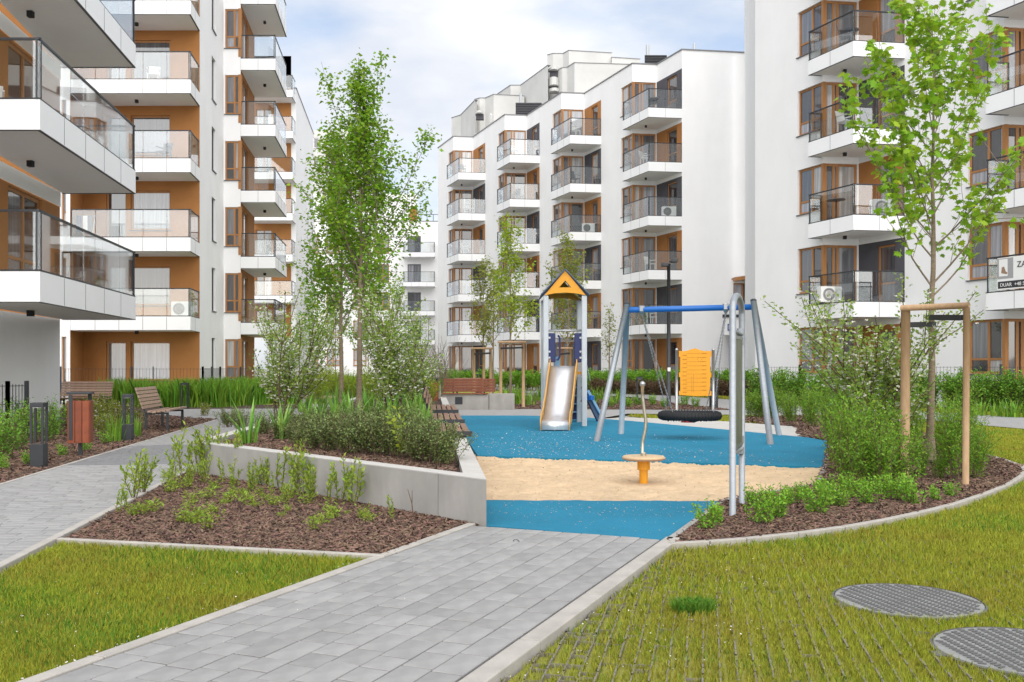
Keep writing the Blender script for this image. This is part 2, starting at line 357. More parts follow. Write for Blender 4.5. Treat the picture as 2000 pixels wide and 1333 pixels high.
PD = Vector((0.3864, 0.9223)); PN = Vector((0.9223, -0.3864))     # main path: along, across
pl = Vector(G2(905, 1027)); pr = Vector(G2(1290, 1054))
W_PATH = (pr-pl).dot(PN)+0.02
p_org = pl.copy()                                                 # far left corner of the path
def pp(u, v): return p_org+PD*u+PN*v                              # u along (negative towards us), v across
path = sheet('main_path', [pp(-9, 0.05), pp(0.05, 0.05), pp(-0.02, W_PATH), pp(-9, W_PATH)], -0.012, 'joint')
def add_pavers(parent, frame, rows, u0, u1, v0, rw, lens, m, zt=0.0, limit=300, pick=None, darkf=None, clip=None, span=None, gx=0.005):
    """rows of paving stones; the 300 largest in view as objects, the rest one stuff part"""
    wloc = Vector(parent.location); items = []
    for r in range(rows):
        vm = v0+(r+0.5)*rw; lo_u, hi_u = (u0, u1) if span is None else span(vm)
        if hi_u-lo_u < 0.1: continue
        u = hi_u; first = True
        while u > lo_u+0.03:
            ln = rnd.choice(lens)
            if first: ln = round(ln*rnd.uniform(0.35, 1.0), 2); first = False
            if u-ln < lo_u+0.07: ln = round(u-lo_u, 3)
            c = frame(u-ln/2, vm)
            if clip is None or clip(c): items.append((c, ln, u-ln/2, vm))
            u -= ln
    d = (frame(1, 0)-frame(0, 0)); ang = math.atan2(d.y, d.x)
    def seen(c): return c.y > 3.3 and abs(c.x/c.y) < 0.56
    items = [i for i in items if c_ok(i[0])]
    items.sort(key=lambda i: (0 if seen(i[0]) else 1, i[0].y))
    meshes = {}
    rest = {}
    for k, (c, ln, uu, vv) in enumerate(items):
        mm = m if darkf is None or not darkf(c) else 'paver_dark'
        if k < limit:
            key = (ln, mm)
            if key not in meshes:
                b = MB(); g = 0.0035; h = 0.05; e = 0.003
                x, y = ln/2-gx, rw/2-g
                vs = [(-x, -y, -h), (x, -y, -h), (x, y, -h), (-x, y, -h), (-x, -y, -e), (x, -y, -e), (x, y, -e), (-x, y, -e), (-x+e, -y+e, 0), (x-e, -y+e, 0), (x-e, y-e, 0), (-x+e, y-e, 0)]
                b.add(vs, [(0, 1, 5, 4), (1, 2, 6, 5), (2, 3, 7, 6), (3, 0, 4, 7), (4, 5, 9, 8), (5, 6, 10, 9), (6, 7, 11, 10), (7, 4, 8, 11), (8, 9, 10, 11)])
                o = b.build('paving_stone', mm, origin='zero'); meshes[key] = o.data; bpy.data.objects.remove(o)
            o = bpy.data.objects.new('paving_stone', meshes[key]); COL.objects.link(o); o.parent = parent
            o.location = Vector((c.x, c.y, zt+rnd.uniform(-0.0012, 0.0012)))-wloc; o.rotation_euler = (rnd.uniform(-.003, .003), rnd.uniform(-.003, .003), ang)
        else:
            b = rest.setdefault(mm, MB()); t = Vector((math.cos(ang), math.sin(ang))); n = Vector((-t.y, t.x)); g = 0.004
            b.obox(c, t, n, -ln/2+g, ln/2-g, -rw/2+g, rw/2-g, zt-0.03, zt)
    for mm, b in rest.items(): stuff(b.build('paving_stone_field', mm, parent))
def c_ok(c): return c.y > 2.6
add_pavers(path, pp, 10, -7.5, 0.028, 0.07, (W_PATH-0.09)/10, (0.17, 0.205, 0.27), 'paver')
def strip_kerb(name, a, b, w, z0, z1, m='kerb', seg=1.0, parent=None, kind=True):
    a = Vector(a); b = Vector(b); d = b-a; L_ = d.length; d.normalize(); n = Vector((d.y, -d.x)); k = max(1, round(L_/seg))
    root = parent
    if root is None: root = empty(name, (a.x, a.y, 0)); root['kind'] = 'structure'
    for i in range(k):
        mb = MB(); mb.obox(a, d, n, i*L_/k+0.003, (i+1)*L_/k-0.003, 0, w, z0, z1); mb.build('kerb_stone', m, root, bevel=0.006)
    return root
strip_kerb('path_edging', pp(-7.5, -0.012), pp(0.12, -0.012), 0.075, -0.06, 0.006)
strip_kerb('path_kerb', pp(-7.5, W_PATH+0.005), pp(0.08, W_PATH+0.005), 0.105, -0.06, 0.012)
# drain hook lying on the stones
mb = MB(); h0 = G(1008, 1058); mb.tube([(h0.x-0.022, h0.y, 0.003), (h0.x-0.012, h0.y+0.012, 0.010), (h0.x+0.008, h0.y+0.012, 0.010), (h0.x+0.022, h0.y-0.01, 0.003)], 0.003, 5)
tag(mb.build('metal_hook', 'dark_metal', origin='base'), 'small dark metal hook lying on the pale paving stones', 'hook')

# left path, parallel to the left building
LD = vp(760); LN = Vector((LD.y, -LD.x))
la = Vector(G2(0, 948)); lb = Vector(G2(302, 949))
W_L = (lb-la).dot(LN)
def lp(u, v): return la+LD*u+LN*v
left_path = sheet('side_path', [lp(-7, 0), lp(13.2, 0), lp(16.5, -2.6), lp(18.6, -2.4), lp(19.6, 2.2), lp(11, W_L), lp(-7, W_L)], -0.012, 'joint')
def lp_clip(c):
    u = (c-la).dot(LD); v = (c-la).dot(LN)
    if u < 13.0: return 0.04 < v < W_L-0.04
    return v > -2.5 and v < 2.1 and v > -(u-13.0)*0.8 and u < 19
def lp_dark(c):
    u = (c-la).dot(LD); v = (c-la).dot(LN); return 2.1+v*0.0 < u < 5.6-0.6*(W_L-v)*0.5 and v > 0.75*(u-2.1)*0.05
def lpx(u, v): return lp(v, u)
def lp_span(v):                     # v runs along the path here
    if v < 12.9: return (0.003, W_L-0.003)
    return (max(-2.5, -(v-12.9)*0.8), min(W_L, 2.15))
add_pavers(left_path, lpx, 205, 0.0, W_L, -5.5, 0.12, (0.18, 0.24, 0.30), 'paver', span=lp_span, darkf=lp_dark, gx=0.0022)
strip_kerb('side_path_edging', lp(-5.5, W_L+0.0), lp(2.6, W_L+0.0), 0.07, -0.06, 0.012)
strip_kerb('side_path_far_edging', lp(-7, -0.05), lp(13.2, -0.05), 0.05, -0.06, 0.006)

# planter corners (top of wall 0.36 m)
ZP = 0.361
PA = Vector(G2(950, 1027)); PB = Vector(G2(376, 864, ZP)); PDv = vp(843)
PC = PA+PDv*21.6
PE = PB+vp(905)*17.5
# bed of young plants in front of the planter
bed_front = [G2(128, 1052), lp(2.4, W_L+0.07), tuple(PB+Vector((0, 0.1))), tuple(PA+Vector((0, 0.1))), tuple(pp(0.05, -0.01)), tuple(pp(-1.05, -0.01)), G2(755, 1085)]
sheet('mulch_bed', bed_front, -0.02, 'mulch')
k1 = Vector(G2(118, 1053)); k2 = Vector(G2(757, 1086))
strip_kerb('lawn_edging', k1, k2, 0.05, -0.06, 0.012, seg=1.0)
# soft fall rubber and sand pit
blue_near = [G2(950, 1027), G2(1297, 1055), G2(1405, 979), G2(950, 977)]
sand_poly = [G2(930, 980), G2(1405, 980), G2(1592, 947), G2(1605, 911), G2(1420, 905), G2(1240, 899), G2(935, 889), tuple(PA+PDv*5)]
blue_far = [G2(933, 890), G2(1240, 900), G2(1420, 906), G2(1607, 912), G2(1617, 862), G2(1580, 855), G2(1425, 840), G2(1227, 822), G2(1120, 814), G2(1020, 812), G2(880, 812)]
def wavy(poly, i0, i1, amp, z):
    a = Vector(poly[i0]); b = Vector(poly[i1]); n = 40; out = []
    for k in range(n+1):
        p = a.lerp(b, k/n); e = amp*(math.sin(k*1.3)+math.sin(k*0.47+1)+rnd.uniform(-.6, .6))*min(1, k/3, (n-k)/3); out.append((p.x, p.y+e))
    return out
sheet('sand_pit', [(p[0], p[1]) for p in [G2(925, 990), G2(1405, 990), G2(1592, 947), G2(1605, 909), G2(1605, 905), G2(930, 882), tuple(PA+PDv*6)]], -0.035, 'sand')
sn = wavy([G2(950, 977), G2(1405, 979)], 0, 1, 0.012, 0)
sheet('rubber_surface', [G2(950, 1027), G2(1297, 1055), G2(1405, 979)]+list(reversed(sn)), 0.0, 'rubber', depth=0.05)
sf = wavy([G2(933, 890), G2(1607, 912)], 0, 1, 0.014, 0)
sheet('rubber_surface', sf+[G2(1617, 862), G2(1580, 855), G2(1425, 840), G2(1227, 822), G2(1120, 814), G2(1020, 812), G2(880, 812)], 0.0, 'rubber', depth=0.05)
# sand relief: many low mounds in one sheet
sb = np.array([G2(930, 977), G2(1600, 906)]); nx, ny = 200, 150
xs = np.linspace(-0.5, 4.0, nx); ys = np.linspace(8.75, 13.75, ny); X, Y = np.meshgrid(xs, ys)
Z = -0.022+0.006*np.sin(X*7+np.sin(Y*5)*1.5)+0.005*np.sin(Y*9+X*3)+rng.normal(0, 0.005, X.shape)
for _ in range(170):                 # foot prints and scuffs
    fx, fy, fa = rng.uniform(-.4, 3.8), rng.uniform(9.0, 13.4), rng.uniform(0, 3.14); ux = (X-fx)*np.cos(fa)+(Y-fy)*np.sin(fa); uy = -(X-fx)*np.sin(fa)+(Y-fy)*np.cos(fa)
    e_ = (ux/.13)**2+(uy/.055)**2; Z += -.014*np.exp(-e_)+.007*np.exp(-(e_-2.2)**2)
r2 = (X-1.467)**2+(Y-10.56)**2; Z -= 0.03*np.exp(-r2/0.06)
spoly = [tuple(PA+PDv*1.3), G2(1408, 980), G2(1590, 947), G2(1604, 912), G2(932, 889)]
P0 = np.stack([X, Y, Z], -1); q = np.stack([P0[:-1, :-1], P0[:-1, 1:], P0[1:, 1:], P0[1:, :-1]], 2).reshape(-1, 4, 3)
q = q[inside(q.mean(1)[:, :2], [tuple(PA+PDv*1.3), G2(1405, 984), G2(1597, 950), G2(1612, 905), G2(932, 885)])]
# share corners so that the relief shades smoothly
me_v = q.reshape(-1, 3); key = np.round(me_v[:, :2]*1000).astype(np.int64); uq, idx, inv = np.unique(key, axis=0, return_index=True, return_inverse=True)
me = bpy.data.meshes.new('sand_relief'); me.from_pydata([tuple(map(float, v)) for v in me_v[idx]], [], [tuple(int(i) for i in r) for r in inv.reshape(-1, 4)])
me.materials.append(MATS['sand']); me.polygons.foreach_set('use_smooth', [True]*len(me.polygons))
so = bpy.data.objects.new('sand', me); COL.objects.link(so); struct(so)

def poly_kerb(name, pts, w, z0, z1, m='kerb', seg=0.5):
    root = empty(name, (pts[0][0], pts[0][1], 0)); root['kind'] = 'structure'
    for a, b in zip(pts[:-1], pts[1:]):
        strip_kerb('x', a, b, w, z0, z1, m, seg, parent=root)
    return root
bed_curve = [(1304, 1063), (1380, 1059), (1450, 1053.5), (1550, 1043), (1640, 1031), (1720, 1017), (1800, 1000), (1860, 985), (1920, 965), (1962, 948), (1988, 932), (1997, 920), (1990, 911), (1962, 901), (1925, 890), (1880, 876)]
BC = [Vector(G2(*p)) for p in bed_curve]
poly_kerb('bed_kerb', [tuple(p) for p in BC], 0.055, -0.06, 0.016, 'kerb', 0.45)
poly_kerb('rubber_edging', [G2(1300, 1055), G2(1408, 978), G2(1592, 946), G2(1608, 911), G2(1620, 862)], 0.05, -0.06, 0.012, 'concrete')
bed_right = [G2(1306, 1060), G2(1411, 978), G2(1596, 946), G2(1612, 911), G2(1622, 861), G2(1566, 852), G2(1556, 832), G2(1440, 822), G2(1440, 815), G2(1620, 812), G2(1700, 822), G2(1780, 840), G2(1850, 862)]+[tuple(p) for p in reversed(BC)]
sheet('mulch_bed', bed_right, -0.016, 'mulch')
# paved strips behind the playground
sheet('plaza_paving', [G2(868, 812), G2(1020, 812), G2(1120, 814), G2(1168, 818), G2(1227, 808), G2(1430, 810), G2(1620, 815), G2(1600, 803), G2(1430, 801), G2(1165, 800), G2(1000, 799), G2(862, 799)], -0.004, 'paver')
sheet('concrete_band', [G2(1170, 817.8), G2(1227, 822), G2(1425, 840), G2(1566, 853), G2(1556, 833), G2(1500, 829), G2(1420, 823), G2(1287, 817), G2(1227, 815.5)], -0.006, 'concrete_top')
cross = [G2(1248, 776), G2(1300, 784), G2(1427, 798.6), G2(1600, 808), G2(1760, 815), G2(2000, 836), G2(2300, 868), G2(2300, 836), G2(2000, 814), G2(1760, 800), G2(1488, 785), G2(1425, 780), G2(1230, 766), G2(1120, 763), G2(1000, 763), G2(1000, 768), G2(1120, 769)]
sheet('cross_path', cross, -0.02, 'paver')
sheet('mulch_bed', [G2(1004, 799), G2(1165, 799.5), G2(1427, 800.5), G2(1300, 786), G2(1248, 778), G2(1120, 771), G2(1004, 772)], -0.012, 'mulch')
sheet('mulch_bed', [tuple(lp(-7, -0.06)), tuple(lp(13.1, -0.06)), tuple(lp(16.4, -2.7)), tuple(lp(18.6, -2.5)), tuple(lp(19.5, 1.9)), tuple(lp(23, 1.2)), tuple(lp(23, -6)), tuple(lp(12, -7)), tuple(lp(8, -3.2)), tuple(lp(-7, -3.0))], -0.025, 'mulch')
sheet('gravel_strip', [tuple(lp(1.1, -0.06)), tuple(lp(9.6, -0.06)), tuple(lp(9.6, -0.8)), tuple(lp(6.6, -0.8)), tuple(lp(6.0, -0.3)), tuple(lp(1.1, -0.3))], -0.014, 'gravel')
# beds along the far houses
sheet('mulch_bed', [G2(1150, 764), G2(1430, 775), G2(1500, 781), G2(1760, 793), G2(2050, 811), G2(2150, 806), G2(1760, 785), G2(1430, 770), G2(1150, 760)], -0.03, 'mulch')

# planter: walls as panels, coping, soil
planter = empty('raised_planter', (PA.x, PA.y, 0))
tag(planter, 'long raised concrete planter filled with shrubs and trees', 'planter')
PWT = 0.17
def inner_off(a, b):
    d = (b-a).normalized(); n = Vector((-d.y, d.x))
    if n.dot(Vector((-2.2, 14))-a) < 0: n = -n
    return d, n
ring = [PE, PB, PA, PC]; inn = []
for k, p in enumerate(ring):
    if k == 0: d, n = inner_off(ring[0], ring[1]); inn.append(p+n*PWT)
    elif k == 3: d, n = inner_off(ring[2], ring[3]); inn.append(p+n*PWT)
    else:
        d1, n1 = inner_off(ring[k-1], p); d2, n2 = inner_off(p, ring[k+1]); inn.append(isect(p+n1*PWT, d1, p+n2*PWT, d2))
for k, splits in ((0, [0, .2, .4, .55, .7, .85, 1]), (1, [0, .38, .64, .885, 1]), (2, [0, .10, .24, .38, .52, .68, .84, 1])):
    a, b, ai, bi = ring[k], ring[k+1], inn[k], inn[k+1]; g = .0035/(b-a).length
    for s0, s1 in zip(splits[:-1], splits[1:]):
        e0 = s0+(g if s0 > 0 else 0); e1 = s1-(g if s1 < 1 else 0)
        po = [a.lerp(b, e0), a.lerp(b, e1), ai.lerp(bi, e1), ai.lerp(bi, e0)]
        mb = MB(); mb.prism([tuple(q) for q in po], -0.06, ZP-0.004); mb.build('wall_panel', 'concrete', planter)
        cen = (po[0]+po[1]+po[2]+po[3])/4
        mb = MB(); mb.prism([tuple(q) for q in po], ZP-0.003, ZP+0.006); mb.build('coping', 'concrete_top', planter)
soil = MB(); soil.add([(p.x, p.y, 0.30) for p in inn], [(0, 1, 2, 3)])
soil.build('soil', 'mulch', planter)
ZS = 0.30

# bark chips
def chips(name, poly, z, dens, far, size=1.0, parent=None):
    P = scatter(poly, dens); D = P[:, 1]; keep = (rng.random(len(P)) < np.clip((far/np.maximum(D, 1))**2, 0.02, 1)); P = P[keep]
    K = len(P); sc = size*np.clip(P[:, 1]/far, 1, 4)**0.9
    ln = rng.uniform(0.010, 0.05, K)*sc; wd = rng.uniform(0.003, 0.009, K)*sc; th = rng.uniform(0.001, 0.0035, K)*sc
    a = rng.uniform(0, 2*np.pi, K); tilt = rng.normal(0, 0.22, K)
    t = np.stack([np.cos(a)*np.cos(tilt), np.sin(a)*np.cos(tilt), np.sin(tilt)], 1); n = np.stack([-np.sin(a), np.cos(a), rng.normal(0, .3, K)], 1); n /= np.linalg.norm(n, axis=1)[:, None]; u = np.cross(t, n)
    c = np.stack([P[:, 0], P[:, 1], z+rng.uniform(0.0, 0.022, K)*np.minimum(sc, 1.4)], 1)
    def v(i, j, k): return c+t*(ln*i)[:, None]+n*(wd*j)[:, None]+u*(th*k)[:, None]
    A, B, C_, D_ = v(-1, -1, 1), v(1, -.7, 1), v(.8, 1, 1), v(-.9, .8, 1); E, F_, G_, H = v(-1, -1, -1), v(1, -.7, -1), v(.8, 1, -1), v(-.9, .8, -1)
    V = np.stack([A, B, C_, D_, E, F_, G_, H], 1).reshape(-1, 3)
    fi = np.array([[0, 1, 2, 3], [0, 4, 5, 1], [2, 6, 7, 3]]); faces = (np.arange(K)[:, None, None]*8+fi[None]).reshape(-1, 4)
    me = bpy.data.meshes.new(name); me.vertices.add(len(V)); me.vertices.foreach_set('co', V.astype(np.float32).ravel())
    me.loops.add(len(faces)*4); me.loops.foreach_set('vertex_index', faces.astype(np.int32).ravel()); me.polygons.add(len(faces)); me.polygons.foreach_set('loop_start', np.arange(0, len(faces)*4, 4, dtype=np.int32))
    me.materials.append(MATS['chip']); me.update(calc_edges=True)
    o = bpy.data.objects.new(name, me); COL.objects.link(o); o['kind'] = 'stuff'
    if parent is not None: o.parent = parent; o.location = -Vector(parent.location)
    else: o['label'] = 'brown bark chips covering the planting beds'; o['category'] = 'bark mulch'
    return o
chips('bark_mulch', bed_front, -0.018, 4600, 9.0)['label'] = 'brown bark chips spread below the planter wall'
chips('bark_mulch', bed_right, -0.014, 3800, 7.6)['label'] = 'brown bark chips in the curved bed beside the sand pit'
sp_ = [tuple(p) for p in (inn[2]+Vector((-.06, .05)), inn[2].lerp(inn[3], .45)+Vector((-.06, 0)), inn[1].lerp(inn[0], .45)+Vector((.06, 0)), inn[1]+Vector((.06, .03)))]
chips('bark_mulch', sp_, ZS, 2600, 9.5, parent=planter)
chips('bark_mulch', [tuple(lp(-3, -0.06)), tuple(lp(13.1, -0.06)), tuple(lp(16.4, -2.7)), tuple(lp(8, -2.9)), tuple(lp(-3, -2.6))], -0.02, 900, 10.0)['label'] = 'brown bark chips beside the side path'
chips('bark_mulch', [G2(1004, 799), G2(1165, 799.5), G2(1427, 800.5), G2(1300, 786), G2(1150, 778), G2(1004, 780)], -0.01, 700, 14.0)['label'] = 'brown bark chips behind the slide'

# lawns
def grass(name, poly, dens, h, far, mats='blade', label=None, wid=0.0022, gap=None, mi_fn=None, lean=0.5):
    P = scatter(poly, dens); D = P[:, 1]; P = P[rng.random(len(P)) < np.clip((far/np.maximum(D, 1))**1.7, 0.01, 1)]
    if gap is not None: P = P[gap(P)]
    # uneven growth
    nz_ = np.sin(P[:, 0]*3.1+1.7*np.sin(P[:, 1]*2.3))*np.sin(P[:, 1]*2.7+1.3*np.sin(P[:, 0]*1.9))
    P = P[rng.random(len(P)) < 0.78+0.22*nz_]
    K = len(P); sc = np.clip(P[:, 1]/far, 1, 5)
    hh = rng.uniform(0.55, 1.3, K)*h*np.minimum(sc, 1.6); ww = wid*rng.uniform(0.7, 1.5, K)*sc; a = rng.uniform(0, 2*np.pi, K); le = rng.uniform(0.1, 1.0, K)*lean
    s = np.stack([np.cos(a), np.sin(a), np.zeros(K)], 1); b = rng.uniform(0, 2*np.pi, K); d = np.stack([np.cos(b), np.sin(b), np.zeros(K)], 1)
    base = np.stack([P[:, 0], P[:, 1], np.full(K, -0.05)], 1); up = np.array([0, 0, 1.0])
    mid = base+up*(hh*0.62)[:, None]+d*(hh*le*0.3)[:, None]; tip = base+up*(hh*(1-0.25*le))[:, None]+d*(hh*le)[:, None]
    V = np.stack([base-s*ww[:, None], base+s*ww[:, None], mid+s*(ww*0.8)[:, None], tip, mid-s*(ww*0.8)[:, None]], 1)
    o = np_mesh(name, V, 5, mats, mi=None if mi_fn is None else mi_fn(P))
    o['kind'] = 'stuff'; o['label'] = label; o['category'] = 'grass'; return o
def patch_mi(P):
    s = np.sin(P[:, 0]*1.7+2*np.sin(P[:, 1]*1.1+.5))*np.sin(P[:, 1]*2.1+P[:, 0])
    return (rng.random(len(P)) < np.clip(0.10+0.3*s, 0.03, 0.5)).astype(int)
lawn_l = [tuple(lp(-7, W_L+0.08)), tuple(k1+Vector((0.02, -0.06))), tuple(k2+Vector((0.0, -0.06))), tuple(pp(-1.3, -0.03)), tuple(pp(-6, -0.03)), (-3.4, 2.6)]
sheet('lawn', lawn_l, -0.045, 'soil_lawn')
grass('lawn_grass', [p for p in lawn_l], 34000, 0.036, 3.9, ['blade', 'blade_green'], 'short yellowish lawn between the two paths', mi_fn=patch_mi, wid=0.0013)
lawn_r = [tuple(pp(-6, W_PATH+0.12)), tuple(pp(0.0, W_PATH+0.12))]+[tuple(p+Vector((0.03, -0.07))) for p in BC[:10]]+[tuple(p+Vector((0.09, -0.02))) for p in BC[10:]]+[G2(1850, 864), G2(1800, 845), G2(1720, 822), G2(1600, 810), G2(1760, 816), G2(2000, 838), G2(2250, 868), (7.5, 9), (5, 4.5), (2.5, 2.2)]
sheet('lawn', lawn_r, -0.045, 'soil_lawn')
GD = vp(1380); GN = Vector((GD.y, -GD.x)); GS = 0.072
CV = [(Vector((XA(1773, 5.22), 5.22)), 0.40), (Vector((2.32, 4.28)), 0.40)]
def grid_zone(P):            # where the plastic turf grid shows
    v = P[:, 0]*GN.x+P[:, 1]*GN.y; u = P[:, 0]*GD.x+P[:, 1]*GD.y
    return np.clip(1.0-(v-0.05)/2.2, 0, 1)*np.clip((7.2-P[:, 1])/1.2, 0, 1)
def gap_r(P):
    v = P[:, 0]*GN.x+P[:, 1]*GN.y; m = np.abs(((v+0.006*np.sin(P[:, 1]*9))/GS) % 1-0.5); z = grid_zone(P)
    # bare along the ribs, barer near the kerb
    kd = np.array([(P[:, 0]-p_org.x)*PN.x+(P[:, 1]-p_org.y)*PN.y-W_PATH-0.1])[0]
    thin = np.clip(1-kd/0.35, 0, 1)*0.6
    ok = (m < 0.5-0.095*(0.3+0.7*z)*(z > 0)) & (rng.random(len(P)) > thin*z)
    ok |= (z > 0) & (rng.random(len(P)) < 0.10*(1-thin))
    for c, r in CV: ok &= ((P[:, 0]-c.x)**2+(P[:, 1]-c.y)**2 > (r-0.012+.018*np.sin(np.arctan2(P[:, 1]-c.y, P[:, 0]-c.x)*7)*rng.random(len(P)))**2)
    return ok
grass('lawn_grass', lawn_r, 21000, 0.036, 4.2, ['blade', 'blade_green'], 'yellow green lawn growing through a plastic turf grid', gap=gap_r, mi_fn=patch_mi, wid=0.0014)
tuft = [(G(1355, 1182).x+0.09*math.cos(a)*1.25, G(1355, 1182).y+0.045*math.sin(a)*1.4) for a in np.linspace(0, 6.28, 14)[:-1]]
grass('grass_tuft', tuft, 60000, 0.085, 9, 'blade_green', 'lush dark green tuft of longer grass in the lawn', lean=0.9)
# plastic turf grid ribs
mb = MB(); u_lo, u_hi = 3.0, 7.6; rg = random.Random(3)
poly_r = lawn_r
V = []
vv = -1.6
while vv < 2.6:
    uu = 2.6
    while uu < 7.6:
        ln = 0.072; a = GD*uu+GN*vv
        V.append((a, GD, ln, 0.0038)); V.append((a, GN, GS, -0.0016)); uu += ln
    vv += GS
pts = np.array([[a.x, a.y] for a, d, l, w_ in V]); ok = inside(pts, lawn_r)
zz = grid_zone(pts); quads = []
for (a, d, l, w_), k, z_ in zip(V, ok, zz):
    if not k or z_ < 0.02 or rg.random() > 0.5+z_: continue
    if w_ < 0:                       # cross ribs show only near the kerb where the grass is thin
        w_ = -w_; kd_ = (a-p_org).dot(PN)-W_PATH-.1
        if rg.random() > .75*math.exp(-max(0, kd_)/.22)+.02: continue
    if any((a-c).length < r+0.05 for c, r in CV): continue
    n = Vector((-d.y, d.x)); b = a+d*l; zt = -0.027+rg.uniform(-.006, .005)
    quads += [[(a.x-n.x*w_, a.y-n.y*w_, zt), (b.x-n.x*w_, b.y-n.y*w_, zt), (b.x+n.x*w_, b.y+n.y*w_, zt), (a.x+n.x*w_, a.y+n.y*w_, zt)]]
    for sg in (-1, 1):
        quads += [[(a.x+sg*n.x*w_, a.y+sg*n.y*w_, zt), (b.x+sg*n.x*w_, b.y+sg*n.y*w_, zt), (b.x+sg*n.x*w_, b.y+sg*n.y*w_, -0.05), (a.x+sg*n.x*w_, a.y+sg*n.y*w_, -0.05)]]
o = np_mesh('turf_grid', np.array(quads), 4, 'grid_plastic'); stuff(o); o['label'] = 'brown plastic turf grid ribs showing in the lawn'; o['category'] = 'turf grid'
# strips of lawn farther back
for nm, po, lb_ in (('lawn_grass', [G2(1224, 809.5), G2(1287, 816), G2(1420, 822), G2(1560, 831), G2(1560, 813), G2(1430, 811)], 'thin strip of lawn between paving and rubber play surface'),
                    ('lawn_grass', [G2(1150, 765), G2(1230, 765), G2(1425, 779), G2(1488, 784), G2(1760, 799), G2(2000, 813), G2(2150, 820), G2(2050, 812), G2(1760, 794), G2(1430, 776)], 'strip of lawn in front of the hedge by the house with the banner')):
    sheet('lawn', po, -0.048, 'lawn_far'); grass(nm, po, 900, 0.07, 22, 'blade', lb_, wid=0.006)
sheet('lawn', [G2(868, 798), G2(1004, 798), G2(1004, 770), G2(1120, 762), G2(860, 760)], -0.05, 'lawn_far')
sheet('lawn', [tuple(at(180, 30.2)), tuple(at(470, 30.2)), tuple(at(560, 34)), tuple(at(850, 34)), tuple(at(850, 52)), tuple(at(500, 44)), tuple(at(420, 36.4)), tuple(at(180, 34))], -0.052, 'lawn_far')
# petals and crumbs blown about
def litter(name, poly, n, z, sz, m, label, cat):
    P = scatter(poly, 4000); P = P[rng.choice(len(P), min(n, len(P)), replace=False)]; K = len(P)
    a = rng.uniform(0, 6.28, K); s = sz*rng.uniform(0.5, 1.4, K)*np.clip(P[:, 1]/9, 1, 2.2); t = np.stack([np.cos(a), np.sin(a), rng.normal(0, .25, K)], 1)*s[:, None]; u = np.stack([-np.sin(a), np.cos(a), rng.normal(0, .25, K)], 1)*(s*0.7)[:, None]
    c = np.stack([P[:, 0], P[:, 1], np.full(K, z)+s*0.4], 1); V = np.stack([c-t, c-u, c+t, c+u], 1)
    o = np_mesh(name, V, 4, m); stuff(o); o['label'] = label; o['category'] = cat; return o
litter('fallen_petals', [G2(935, 885), G2(1180, 895), G2(1250, 870), G2(1120, 840), G2(925, 845)], 520, 0.002, 0.005, 'petal', 'white petals blown onto the blue rubber surface', 'petals')
litter('fallen_petals', [G2(1190, 895), G2(1600, 905), G2(1600, 865), G2(1250, 845)], 110, 0.002, 0.005, 'petal', 'scattered white petals under the basket swing', 'petals')
litter('sand_grains', [G2(955, 988), G2(1390, 988), G2(1310, 1045), G2(960, 1022)], 130, 0.002, 0.005, 'sand', 'sand crumbs on the blue rubber near the paving', 'sand')
litter('sand_debris', spoly, 480, -0.012, 0.008, 'crumb', 'dry leaf crumbs lying on the sand', 'debris')
litter('fallen_petals', lawn_l, 160, -0.012, 0.005, 'petal', 'white petals on the lawn between the paths', 'petals')
litter('fallen_petals', [tuple(pp(-4.5, W_PATH+0.12)), tuple(pp(0, W_PATH+0.12)), G2(1500, 1060), G2(1500, 1300), G2(1000, 1333)], 220, -0.012, 0.004, 'petal', 'white petals caught in the turf grid', 'petals')
litter('fallen_petals', [tuple(pp(-5, -0.02)), tuple(pp(-1.3, -0.02)), tuple(pp(-1.3, -0.1)), tuple(pp(-5, -0.1))], 160, -0.02, 0.006, 'petal', 'white petals gathered along the path edge', 'petals')
litter('fallen_petals', [tuple(pp(-4, 0.1)), tuple(pp(0, 0.1)), tuple(pp(0, W_PATH)), tuple(pp(-4, W_PATH))], 26, 0.002, 0.004, 'petal', 'few white petals on the main path', 'petals')

litter('sand_spill', [G2(950, 887), G2(1600, 909), G2(1600, 897), G2(1240, 868), G2(940, 862)], 600, 0.001, 0.006, 'sand', 'sand trodden onto the blue rubber along the sand pit edge', 'sand')
litter('sand_spill', [G2(955, 979), G2(1395, 981), G2(1365, 1010), G2(955, 1005)], 300, 0.001, 0.005, 'sand', 'sand trodden onto the blue rubber nearer the paving', 'sand')
# manhole covers with raised tread
def manhole(c, r, rz, label):
    root = empty('manhole_cover', (0, 0, 0))
    mb = MB(); mb.lathe([(r+0.012, -0.05), (r+0.012, -0.012), (r, -0.008), (r, -0.05)], n=48); mb.build('rim', 'cover_dark', root)
    mb = MB(); mb.lathe([(r-0.004, -0.05), (r-0.004, -0.012), (r-0.008, -0.010), (0.01, -0.010)], n=48); pl_ = mb.build('plate', 'cover_iron', root)
    mb = MB(); step = 0.052
    for i in range(-9, 10):
        for j in range(-16, 17):
            x, y = i*step, j*0.028
            if math.hypot(x, y) > r-0.028: continue
            sg = 1 if i % 2 else -1
            mb.obox((x, y), (math.cos(sg*.5), math.sin(sg*.5)), (-math.sin(sg*.5), math.cos(sg*.5)), -0.017, 0.017, -0.006, 0.006, -0.012, -0.0045)
    mb.build('tread', 'cover_dark', root)
    mb = MB(); mb.box((-r-0.03, 0, -0.02), (0.05, 0.07, 0.02)); mb.build('lifting_lug', 'cover_dark', root)
    root.location = (c.x, c.y, -0.016); root.rotation_euler.z = rz; tag(root, label, 'manhole cover')
manhole(CV[0][0], 0.385, 0.25, 'round grey iron manhole cover in the lawn, nearer the curved bed')
